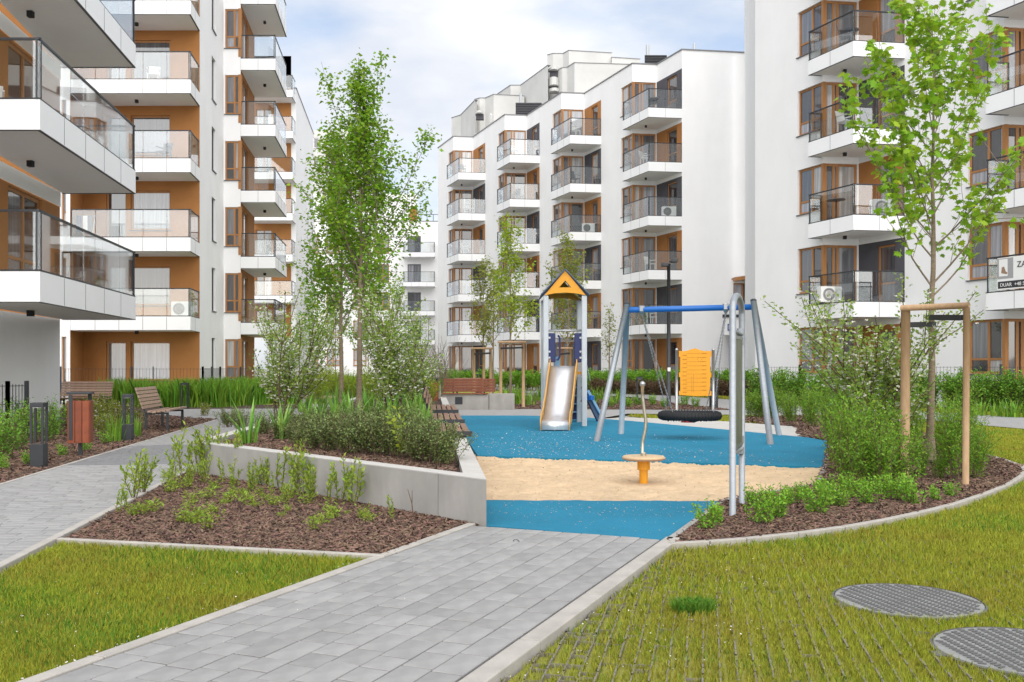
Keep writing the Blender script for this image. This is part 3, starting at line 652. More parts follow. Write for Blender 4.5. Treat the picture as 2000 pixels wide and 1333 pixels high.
manhole(CV[1][0], 0.385, 0.1, 'round grey iron manhole cover in the lawn, farther from the curved bed')

# ------------------------------------------------------------------ houses
def axes(p, q):
    t = (q-p); L_ = max(t.length, 1e-6); t = t/L_; n = Vector((-t.y, t.x))
    if n.dot((p+q)/2) < 0: n = -n            # points into the house
    return t, n, L_
def wall_seg(mb, p, q, z0, z1, openings=(), depth=0.14, m=0):
    t, n, L_ = axes(p, q)
    us = sorted({0.0, L_}|{u for o in openings for u in o[:2]}); zs = sorted({z0, z1}|{z for o in openings for z in o[2:4]})
    def P(u, z, d=0): r = p+t*u+n*d; return (r.x, r.y, z)
    for a, b in zip(us[:-1], us[1:]):
        for c, d in zip(zs[:-1], zs[1:]):
            if b-a < 1e-5 or d-c < 1e-5: continue
            mu, mz = (a+b)/2, (c+d)/2
            if any(o[0] < mu < o[1] and o[2] < mz < o[3] for o in openings): continue
            mb.quad(P(a, c), P(b, c), P(b, d), P(a, d), m)
    for a, b, c, d in (o[:4] for o in openings):
        mb.quad(P(a, c), P(b, c), P(b, c, depth), P(a, c, depth), m); mb.quad(P(a, d), P(b, d), P(b, d, depth), P(a, d, depth), m)
        mb.quad(P(a, c), P(a, d), P(a, d, depth), P(a, c, depth), m); mb.quad(P(b, c), P(b, d), P(b, d, depth), P(b, c, depth), m)
def window(parent, p, q, u0, u1, z0, z1, cols=(), rows=(), inset=0.09, fw=0.075, m='frame_wood', sill=True, name='window', lower=None):
    """frame mesh with pane children; cols and rows are fractions where bars stand"""
    t, n, L_ = axes(p, q); mb = MB(); U = u1-u0; H = z1-z0
    cs = [u0]+[u0+U*c for c in cols]+[u1]; rs = [z0]+[z0+H*r for r in rows]+[z1]
    d0, d1 = inset, inset+0.06
    mb.obox(p, t, n, u0, u0+fw, d0, d1, z0, z1); mb.obox(p, t, n, u1-fw, u1, d0, d1, z0, z1)
    mb.obox(p, t, n, u0+fw, u1-fw, d0, d1, z0, z0+fw); mb.obox(p, t, n, u0+fw, u1-fw, d0, d1, z1-fw, z1)
    for c in cs[1:-1]: mb.obox(p, t, n, c-fw*.55, c+fw*.55, d0-0.006, d1, z0+fw, z1-fw)
    for r in rs[1:-1]:
        mb.obox(p, t, n, u0+fw, u1-fw, d0+0.003, d1, r-fw*.45, r+fw*.45)
    w_ = mb.build(name, m, parent)
    for i in range(len(cs)-1):
        for j in range(len(rs)-1):
            a = cs[i]+(fw if i == 0 else fw*.5); b = cs[i+1]-(fw if i == len(cs)-2 else fw*.5); c = rs[j]+(fw if j == 0 else fw*.4); d = rs[j+1]-(fw if j == len(rs)-2 else fw*.4)
            pm = MB(); pm.obox(p, t, n, a-.01, b+.01, d0+0.028, d0+0.045, c-.01, d+.01); pm.build('pane', 'window_glass', w_)
    if sill:
        pm = MB(); pm.obox(p, t, n, u0-0.04, u1+0.04, -0.05, d0+0.03, z0-0.035, z0-0.002); pm.build('sill', 'sill_grey', w_)
    return w_
def shift_copy(o, dz, parent):
    c = o.copy(); COL.objects.link(c); c.parent = parent; c.location = o.location+Vector((0, 0, dz)) if parent == o.parent else o.location
    for ch in o.children:
        d = ch.copy(); COL.objects.link(d); d.parent = c
    return c
def balcony(parent, poly, front, zu, th=0.52, gh=1.05, lamp=None, panel=1.15, rail_m='dark_metal', posts=True):
    """slab mesh as the part; rails, glass panels and lamp as its pieces. front: indices of the outer edge chain"""
    mb = MB(); K = len(poly); z0, z1 = zu, zu+th
    vs = [(p[0], p[1], z0) for p in poly]+[(p[0], p[1], z1) for p in poly]
    mb.add(vs, [(i, (i+1) % K, K+(i+1) % K, K+i) for i in range(K)], 0); mb.add(vs[K:], [tuple(range(K))], 0); mb.add(vs[:K], [tuple(reversed(range(K)))], 1)
    b = mb.build('balcony', ['panel_white', 'soffit'], parent)
    cx = sum((Vector(p[:2]) for p in poly), Vector((0, 0)))/K
    rail = MB(); base = MB(); drip = MB(); seams = MB()
    for i, j in zip(front[:-1], front[1:]):
        a = Vector(poly[i][:2]); c = Vector(poly[j][:2]); d = c-a; L_ = d.length
        if L_ < 0.05: continue
        d = d/L_; n = Vector((-d.y, d.x))
        if n.dot(cx-a) < 0: n = -n
        rail.obox(a, d, n, 0, L_, 0.015, 0.06, z1+gh-0.005, z1+gh+0.035); base.obox(a, d, n, 0, L_, 0.012, 0.065, z1, z1+0.035)
        drip.obox(a, d, n, 0.0, L_, -0.006, 0.05, z0-0.012, z0+0.0)
        k = max(1, round(L_/panel))
        for q in range(k):
            g = MB(); u0, u1 = q*L_/k+0.012, (q+1)*L_/k-0.012
            g.obox(a, d, n, u0, u1, 0.03, 0.042, z1+0.03, z1+gh); g.build('glass_panel', 'rail_glass', b)
            if q: seams.obox(a, d, n, q*L_/k-0.006, q*L_/k+0.006, -0.004, 0.01, z0+0.01, z1-0.01)
        if posts:
            for u in (0.02, L_-0.02): rail.obox(a, d, n, u-0.016, u+0.016, 0.045, 0.075, z1+0.03, z1+gh)
    rail.build('handrail', rail_m, b); base.build('base_rail', rail_m, b); drip.build('drip_edge', 'dark_metal', b)
    if seams.v: seams.build('fascia_seam', 'sill_grey', b)
    if lamp is not None:
        l = MB(); l.box((lamp.x, lamp.y, zu-0.06), (0.11, 0.11, 0.12)); l.build('ceiling_lamp', 'black', b)
    return b
def flat_roof(parent, poly, z, name='roof'):
    mb = MB(); mb.add([(p[0], p[1], z) for p in poly], [tuple(range(len(poly)))]); return mb.build(name, 'coping', parent)
def coping(parent, pts, z, w_=0.3, m='coping'):
    mb = MB()
    for a, b in zip(pts[:-1], pts[1:]):
        t, n, L_ = axes(a, b); mb.obox(a, t, n, -0.03, L_+0.03, -0.05, w_, z, z+0.06)
    return mb.build('roof_coping', m, parent)

def saw_house(name, cols, start, x_start, diag, flat, zu1, floors, z_roof, end_px, label, accent0, ground_balc=False, lo=None, cut=None):
    """saw-tooth house. cols: dicts with px of W, C1, C2, E, tip, cor; walked from the right end 'start' (the last E) to the left"""
    root = empty(name, (start.x, start.y, 0)); tag(root, label, 'apartment building')
    wall = MB(); top_pts = []
    pt = start.copy(); nodes = []
    for k, c in reversed(list(enumerate(cols))):
        E = pt if k == len(cols)-1 else walk(pt, diag, c['E'])
        C2 = walk(E, diag, c['C2']); C1 = walk(C2, flat, c['C1']); W = walk(C1, diag, c['W'])
        nodes.insert(0, dict(W=W, C1=C1, C2=C2, E=E)); pt = W
    S = walk(pt, diag, x_start)
    prev = S
    z0 = -0.06
    for k, (c, nd) in enumerate(zip(cols, nodes)):
        W, C1, C2, E = nd['W'], nd['C1'], nd['C2'], nd['E']
        wall_seg(wall, prev, W, z0, z_roof)
        ops1, ops2 = [], []
        L1 = (C1-W).length; L2 = (C2-C1).length; L3 = (E-C2).length
        for f in range(0, floors+1):
            zu = zu1+(f-1)*FH
            ops1.append((0.02, L1-0.06, zu+1.05, zu+2.76)); ops2.append((0.06, L2-0.05, zu+0.55, zu+2.76))
        wall_seg(wall, W, C1, z0, z_roof, ops1, 0.2); wall_seg(wall, C1, C2, z0, z_roof, ops2, 0.2)
        # accent walls, storey by storey
        for f in range(0, floors+1):
            zu = zu1+(f-1)*FH; m = 'orange_plaster' if (f+k+accent0) % 2 == 0 else 'grey_plaster'
            mb = MB(); op = (L3*0.42, L3*0.80, zu+0.55, zu+2.62); wall_seg(mb, C2, E, zu+0.5 if f else z0, zu+2.78, [op], 0.16); aw = mb.build('accent_wall', m, root)
            window(root, C2, E, op[0], op[1], op[2], op[3], cols=(), rows=(0.34,), name='balcony_door', sill=False, inset=0.07)
            mb = MB(); wall_seg(mb, C2, E, zu+2.78, zu+FH+0.5); mb.build('wall_band', 'plaster', root)
            window(root, W, C1, ops1[f][0], ops1[f][1], ops1[f][2], ops1[f][3], cols=(0.56,), rows=(0.27,))
            window(root, C1, C2, ops2[f][0], ops2[f][1], ops2[f][2], ops2[f][3], cols=(0.30, 0.42), rows=(), sill=False, inset=0.06, fw=0.09)
            # post of the corner window
            mb = MB(); tt, nn, _ = axes(W, C1); mb.obox(C1, tt, nn, -0.07, 0.05, -0.01, 0.14, zu+0.56 if f else zu+0.56, zu+2.75); mb.build('corner_post', 'frame_wood', root)
        topz = zu1+floors*FH+0.5
        if z_roof > topz+0.01:
            mb = MB(); wall_seg(mb, C2, E, topz, z_roof); mb.build('wall_band', 'plaster', root)
        F1 = walk(E, flat, c['cor']); F2 = walk(F1, diag, c['tip']); X1 = isect(F2, flat, W, (C1-W).normalized())
        poly = [F2, F1, E-(E-C2).normalized()*0.0, C2, C1, X1]
        lamp = (F1+C2+C1)/3
        b0 = balcony(root, poly, [5, 0, 1, 2], zu1, lamp=lamp)
        for f in range(2, floors+1): shift_copy(b0, (f-1)*FH, root)
        # wall lamp above the top recess
        prev = E; top_pts += [W, C1, C2, E]
        nd['F1'] = F1; nd['F2'] = F2
    endp = walk(prev, flat, end_px) if end_px is not None else prev
    wall_seg(wall, prev, endp, z0, z_roof)
    wb = wall.build('wall', 'plaster', root)
    chain = [S]+top_pts+[endp]
    coping(root, chain, z_roof)
    back = [endp+Vector((2.5, 14)), S+Vector((3.0, 14))]
    wm = MB(); wall_seg(wm, endp, back[0], z0, z_roof); wall_seg(wm, S, back[1], z0, z_roof); wm.build('side_wall', 'plaster', root)
    flat_roof(root, chain+back, z_roof-0.05)
    return root, nodes, S, endp

DG, FL = vp(285), Vector((13214/F, 1)).normalized()
Zm = F*FH/105.2
mid_cols = [dict(W=875.5, C1=885.5, C2=924, E=947.6, tip=872.5, cor=895.5), dict(W=972.6, C1=986, C2=1028.8, E=1053.8, tip=970.5, cor=996),
            dict(W=1078.5, C1=1096.5, C2=1141.5, E=1174, tip=1076, cor=1114), dict(W=1212.7, C1=1235, C2=1282.5, E=1332, tip=1216, cor=1266.5)]
zu_m = ZA(652, Zm)
mid, mid_nodes, mid_S, mid_E = saw_house('apartment_building', mid_cols, at(1332, Zm), 855.5, DG, FL, zu_m, 5, ZA(98, Zm), 1520, 'white saw-tooth apartment block with four columns of balconies behind the slide', 1)
DG2 = vp(240)
Zr = F*FH/168.5
right_cols = [dict(W=1557, C1=1607, C2=1677, E=1767, tip=1578.5, cor=1667), dict(W=1889, C1=1961, C2=2050, E=2180, tip=1925.5, cor=2040)]
zu_r = ZA(620, Zr)
E2 = walk(at(1767, Zr), DG2, 1889); E2 = walk(E2, DG2, 1961); E2 = walk(E2, FL, 2050); E2 = walk(E2, DG2, 2180)
right, right_nodes, right_S, right_E = saw_house('apartment_building', right_cols, E2, 1475, DG2, FL, zu_r, 5, zu_r+6*FH+0.6, None, 'white apartment block with balconies rising behind the staked maple', 0)

# entrance bay on the gable of the middle house
eb = empty('entrance_bay', (0, 0, 0)); ez = Zm+0.1
def epx(x, dz=0.0): return at(x, ez-dz)
mb = MB(); mb.prism([tuple(epx(1413, 1.1)), tuple(epx(1478, 1.1)), tuple(epx(1478)), tuple(epx(1413))], ZA(656, ez), ZA(622, ez)); mb.build('canopy_box', 'plaster', eb)
mb = MB(); mb.prism([tuple(epx(1411, 1.2)), tuple(epx(1480, 1.2)), tuple(epx(1480)), tuple(epx(1411))], ZA(622, ez)+0.003, ZA(617, ez)); mb.build('canopy_cap', 'dark_metal', eb)
mb = MB(); a = epx(1428, 0.9); b_ = epx(1500, 0.9); wall_seg(mb, a, b_, ZA(616, ez), ZA(550, ez), [(0.12, 1.35, ZA(598, ez), ZA(556, ez))]); wall_seg(mb, a, epx(1428), ZA(616, ez), ZA(550, ez)); mb.build('bay_wall', 'plaster', eb)
window(eb, a, b_, 0.12, 1.35, ZA(598, ez), ZA(556, ez), cols=(0.42,))
mb = MB(); mb.bar((epx(1432, 1.0).x, epx(1432, 1.0).y, ZA(550, ez)), (epx(1482, 1.0).x, epx(1482, 1.0).y, ZA(543, ez)), 0.8, 0.2); mb.build('wood_lintel', 'frame_wood', eb)
mb = MB(); mb.prism([tuple(epx(1420)), tuple(epx(1437)), tuple(epx(1437, .06)), tuple(epx(1420, .06))], ZA(648, ez)-0, ZA(635, ez)); 
o = MB(); p0 = epx(1421, 1.12); o.obox(p0, (1, 0), (0, 1), 0, 0.30, -0.02, 0.0, ZA(648, ez), ZA(635, ez)); npl = o.build('number_plate', 'sign_blue', eb)
o = MB(); zc = ZA(641.5, ez)
for (x0, x1, y0, y1) in ((.06, .09, -.12, .12), (.12, .15, 0, .12), (.12, .24, -.02, .01), (.20, .23, -.12, .12)): o.obox(p0, (1, 0), (0, 1), x0, x1, -0.026, -0.021, zc+y0, zc+y1)
o.build('digits', 'print_white', npl)
mb = MB(); mb.prism([tuple(epx(1424, .5)), tuple(epx(1474, .5)), tuple(epx(1474)), tuple(epx(1424))], 0, ZA(657, ez)); mb.build('door_recess', 'sill_grey', eb)
tag(eb, 'white entrance bay with wooden window and blue number plate', 'entrance bay')

# roof plant on the middle house
def roof_box(px0, px1, y0, y1, D, label):
    r_ = empty('ventilation_unit', (XA((px0+px1)/2, D), D, ZA(y1, D))); z0, z1 = ZA(y1, D), ZA(y0, D); a, b = XA(px0, D), XA(px1, D)
    mb = MB(); mb.prism([(a, D), (b, D), (b+.4, D+1.6), (a+.3, D+1.6)], z0, z1); mb.build('housing', 'grey_plaster', r_)
    for i in range(5):
        mb = MB(); z = z0+(z1-z0)*(i+.5)/5; mb.box(((a+b)/2, D-0.03, z), (b-a, 0.05, 0.05)); mb.build('louvre', 'dark_metal', r_)
    mb = MB(); mb.tube([(a+(b-a)*.2, D+.6, z1), (a+(b-a)*.2, D+.6, z1+.8)], 0.1); mb.build('flue', 'steel', r_)
    tag(r_, label, 'ventilation unit')
roof_box(1007, 1057, 201, 224, Zm+14.5, 'dark grey louvred ventilation box on the lower end of the roof')
roof_box(1259, 1302, 108, 125, Zm+3.8, 'dark grey louvred ventilation box beside the highest roof corner')
mb = MB(); d_ = Zm+6; mb.tube([(XA(1356, d_), d_, ZA(104, d_)), (XA(1356, d_), d_, ZA(86, d_))], 0.08); tag(mb.build('roof_flue', 'steel', origin='base'), 'thin steel flue standing on the gable end of the roof', 'flue')

# ---------------- left house
ld = vp(776); LROOF = ZA(173, F*FH/78.6)
left = empty('apartment_building', (-12, 36, 0)); tag(left, 'tall white apartment block with orange recesses and glass balconies along the side path', 'apartment building')
# near part: long balconies
Zn1, Zn2 = F*FH/336, F*FH/249.0
K1 = at(78, Zn1); K2 = walk(K1, ld, 265); K0 = Vector((K1.x-4.0, K1.y)); Wc = at(117, K2.y-0.15)
zn = ZA(589.7, Zn1)
Wn = Wc-ld*8.5; K0b = Vector((Wn.x, K1.y))
for f in range(4):
    poly = [K0b, K1, K2, Vector((Wc.x, K2.y)), ]
    if f == 0:
        b0 = balcony(left, poly, [0, 1, 2, 3], zn, panel=1.2, lamp=Vector((XA(97, 20.4)+0.3, 19.0)), th=0.53)
    else: shift_copy(b0, f*FH, left)
mb = MB(); wall_seg(mb, Wc, Wn, -0.06, zn+0.0); wall_seg(mb, Wc, Wc+Vector((-6, 0)), -0.06, zn); mb.build('wall', 'plaster', left)
for f in range(4):
    zu = zn+f*FH; mb = MB(); Lw = (Wn-Wc).length
    ops = [(1.15, 3.0, zu+0.53, zu+2.6), (4.4, 6.8, zu+.53, zu+2.6)]
    wall_seg(mb, Wc, Wn, zu+0.53, zu+FH-0.35, ops); wall_seg(mb, Wc, Wc+Vector((-6, 0)), zu, zu+FH); mb.build('accent_wall', 'orange_plaster', left)
    mb = MB(); wall_seg(mb, Wc+Vector((.02, 0)), Wn+Vector((.02, 0)), zu+FH-0.35, zu+FH); mb.build('wall_band', 'soffit', left)
    for o_ in ops: window(left, Wc, Wn, *o_, cols=(0.5,), rows=(0.3,), name='balcony_door', sill=False, inset=0.05)
# loggia part
Z1 = F*FH/154.3; Z1b = Z1*691/659; zl = ZA(645.2, Z1)
A0 = at(117, Z1); A1 = at(137, Z1); A2 = at(163, Z1b); A3 = at(390, Z1b)
nfl = 7; zt = zl+nfl*FH
mb = MB(); wall_seg(mb, at(60, Z1), A1, -0.06, zt, [((A0-at(60, Z1)).length+0.06, (A0-at(60, Z1)).length+0.24, zl+1.0+(f-1)*FH, zl+2.75+(f-1)*FH) for f in range(0, nfl)]); mb.build('wall', 'plaster', left)
for f in range(0, nfl): window(left, at(60, Z1), A1, (A0-at(60, Z1)).length+0.06, (A0-at(60, Z1)).length+0.24, zl+1.0+(f-1)*FH, zl+2.75+(f-1)*FH, fw=0.05, rows=(.28,))
for f in range(0, nfl):
    zu = zl+(f-1)*FH; Lw = (A3-A2).length; s = Lw/227.0
    ops = [(s*(207-163), s*(247-163), zu+0.55, zu+2.62), (s*(255-163), s*(333-163), zu+(1.05), zu+2.62)]
    mb = MB(); wall_seg(mb, A2, A3, zu+0.52 if f else -0.06, zu+FH, ops); wall_seg(mb, A1, A2, zu+0.52 if f else -0.06, zu+FH); mb.build('accent_wall', 'orange_plaster', left)
    window(left, A2, A3, *ops[0], sill=False, name='balcony_door', m='frame_wood'); window(left, A2, A3, *ops[1], m='frame_wood', rows=())
B1 = at(372, Z1)
poly = [at(139, Z1), B1, A3, A2]
b0 = balcony(left, poly, [0, 1, 2], zl, panel=0.86, lamp=Vector((XA(265, Z1+.8), Z1+0.9)))
for f in range(1, nfl): shift_copy(b0, f*FH, left)
# receding white wall with slim windows
Z2 = F*FH/129.0; C0 = at(437, Z2); zs2 = ZA(137.5, Z2)-3*FH-FH
mb = MB(); Lw = (C0-A3).length; ops = []
for f in range(0, nfl+1):
    zu = zl+(f-1)*FH; ops.append((Lw*0.47, Lw*0.47+0.85, zu+1.0, zu+2.85))
wall_seg(mb, A3, C0, -0.06, LROOF, ops, 0.18); mb.build('wall', 'plaster', left)
for o_ in ops: window(left, A3, C0, *o_, fw=0.05, rows=(), m='sill_grey')
# corner window part
C1_ = at(470, Z2); C2_ = at(497, Z2*581.5/529); Lf = (C1_-C0).length; Lr = (C2_-C1_).length
zu_s = ZA(137.5, Z2)-3*FH            # first balcony underside
zu_s -= FH*round((zu_s-zl)/FH)
mb = MB(); opsf = []; opsr = []
for f in range(0, nfl+1):
    zu = zu_s+(f-1)*FH; opsf.append((0.06, Lf*0.97, zu+1.0, zu+2.78)); opsr.append((0.03, Lr*0.5, zu+0.55, zu+2.78))
wall_seg(mb, C0, C1_, -0.06, LROOF, opsf, 0.2); mb.build('wall', 'plaster', left)
for f in range(0, nfl+1):
    zu = zu_s+(f-1)*FH
    mb = MB(); wall_seg(mb, C1_, C2_, zu+0.5 if f else -0.06, zu+FH+0.5, [opsr[f]], 0.12); mb.build('accent_wall', 'orange_plaster', left)
    window(left, C0, C1_, *opsf[f], cols=(0.62,), rows=(0.3,), inset=0.04); window(left, C1_, C2_, *opsr[f], cols=(0.5,), sill=False, inset=0.04, name='balcony_door')
    mb = MB(); mb.box((C1_.x-.03, C1_.y+.05, zu+1.7), (0.14, 0.14, 2.2)); mb.build('corner_post', 'frame_wood', left)
D1 = at(538, Z2); D2 = at(560, Z2*581.5/529)
poly = [C1_+Vector((0.01, -0.02)), D1+Vector((0, -.02)), D2, C2_]
b0 = balcony(left, poly, [0, 1, 2], zu_s, panel=1.0, lamp=(C1_+D2)/2)
for f in range(1, nfl+1): shift_copy(b0, f*FH, left)
mb = MB(); wall_seg(mb, C2_, C2_+Vector((-7, 0.6)), -0.06, LROOF); mb.build('wall', 'plaster', left)
flat_roof(left, [A3, C0, C1_, C2_, C2_+Vector((-7, .6)), Vector((-24, 44)), Vector((-24, 36))], LROOF-0.05)
flat_roof(left, [at(60, Z1), A1, A2, A3, A3+Vector((-1, 6)), Vector((-24, 44))], zt-0.02)

# ---------------- block beyond the left house
Z3 = F*FH/78.6; blk = empty('apartment_building', (XA(540, Z3), Z3, 0)); tag(blk, 'farther white block with orange balcony recesses beyond the side path', 'apartment building')
e0 = at(470, Z3); e1 = at(578, Z3); e2 = e1+vp(787)*14; zb = ZA(516, Z3)
mb = MB(); wall_seg(mb, e1, e2, -0.06, LROOF); wall_seg(mb, e1+Vector((-.35, -.004)), e1, -0.06, LROOF); mb.build('wall', 'plaster', blk)
for f in range(-1, 6):
    zu = zb+(f-1)*FH; q0 = e0; q1 = e1+Vector((-.35, 0)); Lw = (q1-q0).length
    op = [(Lw*.30, Lw*.62, zu+.55, zu+2.55)]
    last = f == 5
    mb = MB(); wall_seg(mb, q0, q1, max(-0.06, zu+.5), zu+FH+.5, op, .15); mb.build('accent_wall', 'orange_plaster', blk)
    window(blk, q0, q1, *op[0], cols=(.5,), sill=False, name='balcony_door')
    if f >= 0:
        b0 = balcony(blk, [at(497, Z3-1.6), at(571, Z3-1.6), e1+Vector((-.02, 0)), at(497, Z3)], [0, 1, 2], zu, panel=1.0)
mb = MB(); wall_seg(mb, e0, e1+Vector((-.35, 0)), zb+5*FH+.5, LROOF); mb.build('wall_band', 'plaster', blk)
coping(blk, [e0, e1, e2], LROOF); flat_roof(blk, [e0, e1, e2, e0+Vector((0, 14))], LROOF-.03)

# ---------------- far house between the trees
Z4 = F*FH/56.0; far = empty('apartment_building', (XA(700, Z4), Z4, 0)); tag(far, 'distant white house closing the courtyard behind the tall green tree', 'apartment building')
f0, f1 = at(582, Z4), at(862, Z4); zr4 = ZA(433, Z4); zr4b = ZA(372, Z4); fs = at(816, Z4)
wz = [ZA(y, Z4) for y in (495, 550, 605, 660, 715)]; ops = []; wins = []
for x0, x1, kind in ((597, 622, 'w'), (638, 664, 'w'), (690, 716, 'w'), (735, 760, 'w'), (796, 822, 'd')):
    for z_ in wz:
        o_ = ((at(x0, Z4)-f0).length, (at(x1, Z4)-f0).length, z_+(0 if kind == 'w' else -.25), z_+1.8); ops.append(o_); wins.append((o_, kind))
mb = MB(); wall_seg(mb, f0, f1, -0.06, zr4, ops, .2); mb.build('wall', 'far_white', far)
for o_, kind in wins: window(far, f0, f1, *o_, cols=(.5,), rows=(.3,) if kind == 'w' else (), fw=.1, m='frame_wood' if kind == 'w' else 'sill_grey')
mb = MB(); wall_seg(mb, at(582, Z4+2), at(815, Z4+2), zr4-.2, zr4b); mb.build('penthouse_wall', 'far_white', far)
mb = MB(); wall_seg(mb, at(800, Z4+1.9), at(815, Z4+1.9), zr4, ZA(402, Z4)); mb.build('accent_wall', 'orange_plaster', far)
for i, y in enumerate((505, 562, 618, 674)):
    balcony(far, [at(788, Z4-1.4), at(849, Z4-1.4), at(849, Z4), at(788, Z4)], [3, 0, 1, 2], ZA(y, Z4), th=.45, panel=.8)
mb = MB(); zt_ = zr4
for x in (822, 834, 846, 856): mb.tube([(XA(x, Z4), Z4+.1, zt_), (XA(x, Z4), Z4+.1, zt_+.75)], .03, 4)
mb.bar((XA(816, Z4), Z4+.1, zt_+.75), (XA(862, Z4), Z4+.1, zt_+.75), .05, .05); mb.build('roof_railing', 'dark_metal', far)
coping(far, [f0, f1], zr4); flat_roof(far, [f0, f1, f1+Vector((0, 12)), f0+Vector((0, 12))], zr4-.02)
mb = MB(); 
for a, b in (((598, 760), (598, 760)),): pass
# pale tower farther still
Z5 = 135.0; tw = empty('tower_block', (XA(640, Z5), Z5, 0)); t0, t1 = at(580, Z5), at(700, Z5); zt5 = ZA(255, Z5); ops = []
for i, y in enumerate(range(290, 700, 38)):
    for x0 in (592, 612, 634, 656, 678): ops.append(((at(x0, Z5)-t0).length, (at(x0+11, Z5)-t0).length, ZA(y, Z5), ZA(y, Z5)+1.5))
mb = MB(); wall_seg(mb, t0, t1, -.06, zt5, ops, .2); wall_seg(mb, t1, t1+Vector((1, 12)), -.06, zt5); mb.build('wall', 'old_panel', tw)
for o_ in ops: window(tw, t0, t1, *o_, fw=.1, m='print_white')
flat_roof(tw, [t0, t1, t1+Vector((1, 12)), t0+Vector((0, 12))], zt5); tag(tw, 'pale distant tower block partly hidden by the tall green tree', 'tower block')

# ---------------- old grey panel block behind the middle house
old = empty('panel_block', (5, 95, 0)); tag(old, 'old grey concrete panel block stepping up behind the white saw-tooth house', 'apartment building')
def old_vol(pts, H, nm='wall', cap=True):
    P = [at(x, F*H/(HY-y)) for x, y in pts]; mb = MB()
    for a, b in zip(P[:-1], P[1:]): wall_seg(mb, a, b, 0, H+HC)
    Bk = [P[-1]+Vector((1, 12)), P[0]+Vector((1, 12))]; wall_seg(mb, P[-1], Bk[0], 0, H+HC); wall_seg(mb, P[0], Bk[1], 0, H+HC)
    mb.build(nm, 'old_panel', old); coping(old, P, H+HC-.01, .3); flat_roof(old, P+Bk, H+HC-.06); return P
old_vol([(882, 231), (900, 225), (928, 196)], 28)
old_vol([(927, 195), (937, 192), (948, 192), (964, 185), (1024, 188)], 28.6)
old_vol([(972, 184), (997, 167), (1017, 167), (1070, 128)], 30.2)
old_vol([(1069, 108), (1080, 105), (1100, 105), (1111, 99), (1195, 104)], 33.4)
old_vol([(1195, 112.5), (1250, 116)], 32.8)
pf = old_vol([(1090, 137), (1098, 133), (1108, 132), (1122, 123), (1250, 127)], 30.0)
def old_balc(px0, px1, y0, y1, D):
    z0, z1 = ZA(y1, D), ZA(y0, D); cx = XA((px0+px1)/2, D); rx = (XA(px1, D)-XA(px0, D))/2
    pts = [(cx+rx*math.cos(a), D-1.2*abs(math.sin(a))) for a in np.linspace(math.pi, 2*math.pi, 9)]
    mb = MB(); mb.prism(pts, z0, z1); mb.build('rounded_balcony', 'old_panel', old)
Do = F*30/(HY-140)
for x0, x1, y0, y1 in ((1070, 1092, 138, 142), (1070, 1092, 157, 172), (1070, 1094, 178, 184), (1091, 1124, 165, 176), (928, 945, 222, 226)): old_balc(x0, x1, y0, y1, Do)
for x0, x1, y0, y1 in ((1073, 1092, 142, 157), (1073, 1094, 172, 178), (1097, 1124, 152, 165), (930, 945, 226, 236)):  # solid dark boxes stand in for the shade between the rounded balconies
    mb = MB(); mb.box((XA((x0+x1)/2, Do), Do-.25, ZA((y0+y1)/2, Do)), (XA(x1, Do)-XA(x0, Do), .5, (y1-y0)/F*Do)); mb.build('recess_shade_box', 'grey_plaster', old)
for x0, x1, y0, y1 in ((1048, 1055, 175, 195), (957, 961, 225, 240)):
    Dw = Do+2; mb = MB(); mb.box((XA((x0+x1)/2, Dw), Dw-.4, ZA((y0+y1)/2, Dw)), (XA(x1, Dw)-XA(x0, Dw), .1, (y1-y0)/F*Dw)); w_ = mb.build('window', 'print_white', old)
    mb = MB(); mb.box((XA((x0+x1)/2, Dw), Dw-.46, ZA((y0+y1)/2, Dw)), ((XA(x1, Dw)-XA(x0, Dw))*.7, .05, (y1-y0)/F*Dw*.8)); mb.build('pane', 'window_glass', w_)

# ---------------- things on balconies
def aircon(loc, rz, label, s=1.0):
    r_ = empty('air_conditioner', (0, 0, 0))
    mb = MB(); mb.box((0, 0, .32), (.8, .3, .56)); mb.build('casing', 'white_plastic', r_, bevel=.02)
    mb = MB(); mb.lathe([(.23, 0), (.23, .012), (.20, .014), (.20, 0)], n=20); o = mb.build('fan_grille', 'print_grey', r_); o.rotation_euler = (R(90), 0, 0); o.location = (-.1, -.16, .32)
    for k in range(3):
        mb = MB(); mb.lathe([(.05+.05*k, 0), (.05+.05*k, .01), (.04+.05*k, .01), (.04+.05*k, 0)], n=16); o = mb.build('grille_ring', 'white_plastic', r_); o.rotation_euler = (R(90), 0, 0); o.location = (-.1, -.165, .32)
    for x in (-.28, .28):
        mb = MB(); mb.box((x, 0, .02), (.06, .3, .04)); mb.build('foot', 'dark_metal', r_)
    r_.location = loc; r_.rotation_euler.z = rz; r_.scale = (s,)*3; tag(r_, label, 'air conditioner', None)
nr = right_nodes[0]
pz = zu_r+.525
p = nr['F1']*.35+nr['C1']*.65; aircon((p.x-.25, p.y-.35, pz), R(10), 'white air conditioner on the first-floor balcony above the shrub with white blossom')
p = nr['E']*.55+nr['F1']*.3+nr['C2']*.15; aircon((p.x, p.y, pz+FH), R(5), 'white air conditioner on the second-floor balcony behind the maple crown')
aircon((XA(357, Z1+.7), Z1+.7, zl+.525), 0, 'white air conditioner on the loggia balcony beside an orange wall')
n3 = mid_nodes[2]; p = n3['E']*.5+n3['F1']*.5; aircon((p.x+.2, p.y+.5, zu_m+2*FH+.525), 0, 'white air conditioner on a balcony of the saw-tooth house')
n4 = mid_nodes[3]; p = n4['E']*.7+n4['F1']*.3; aircon((p.x-.1, p.y+.45, zu_m+2*FH+.525), 0, 'white air conditioner on the balcony next to the blank gable')
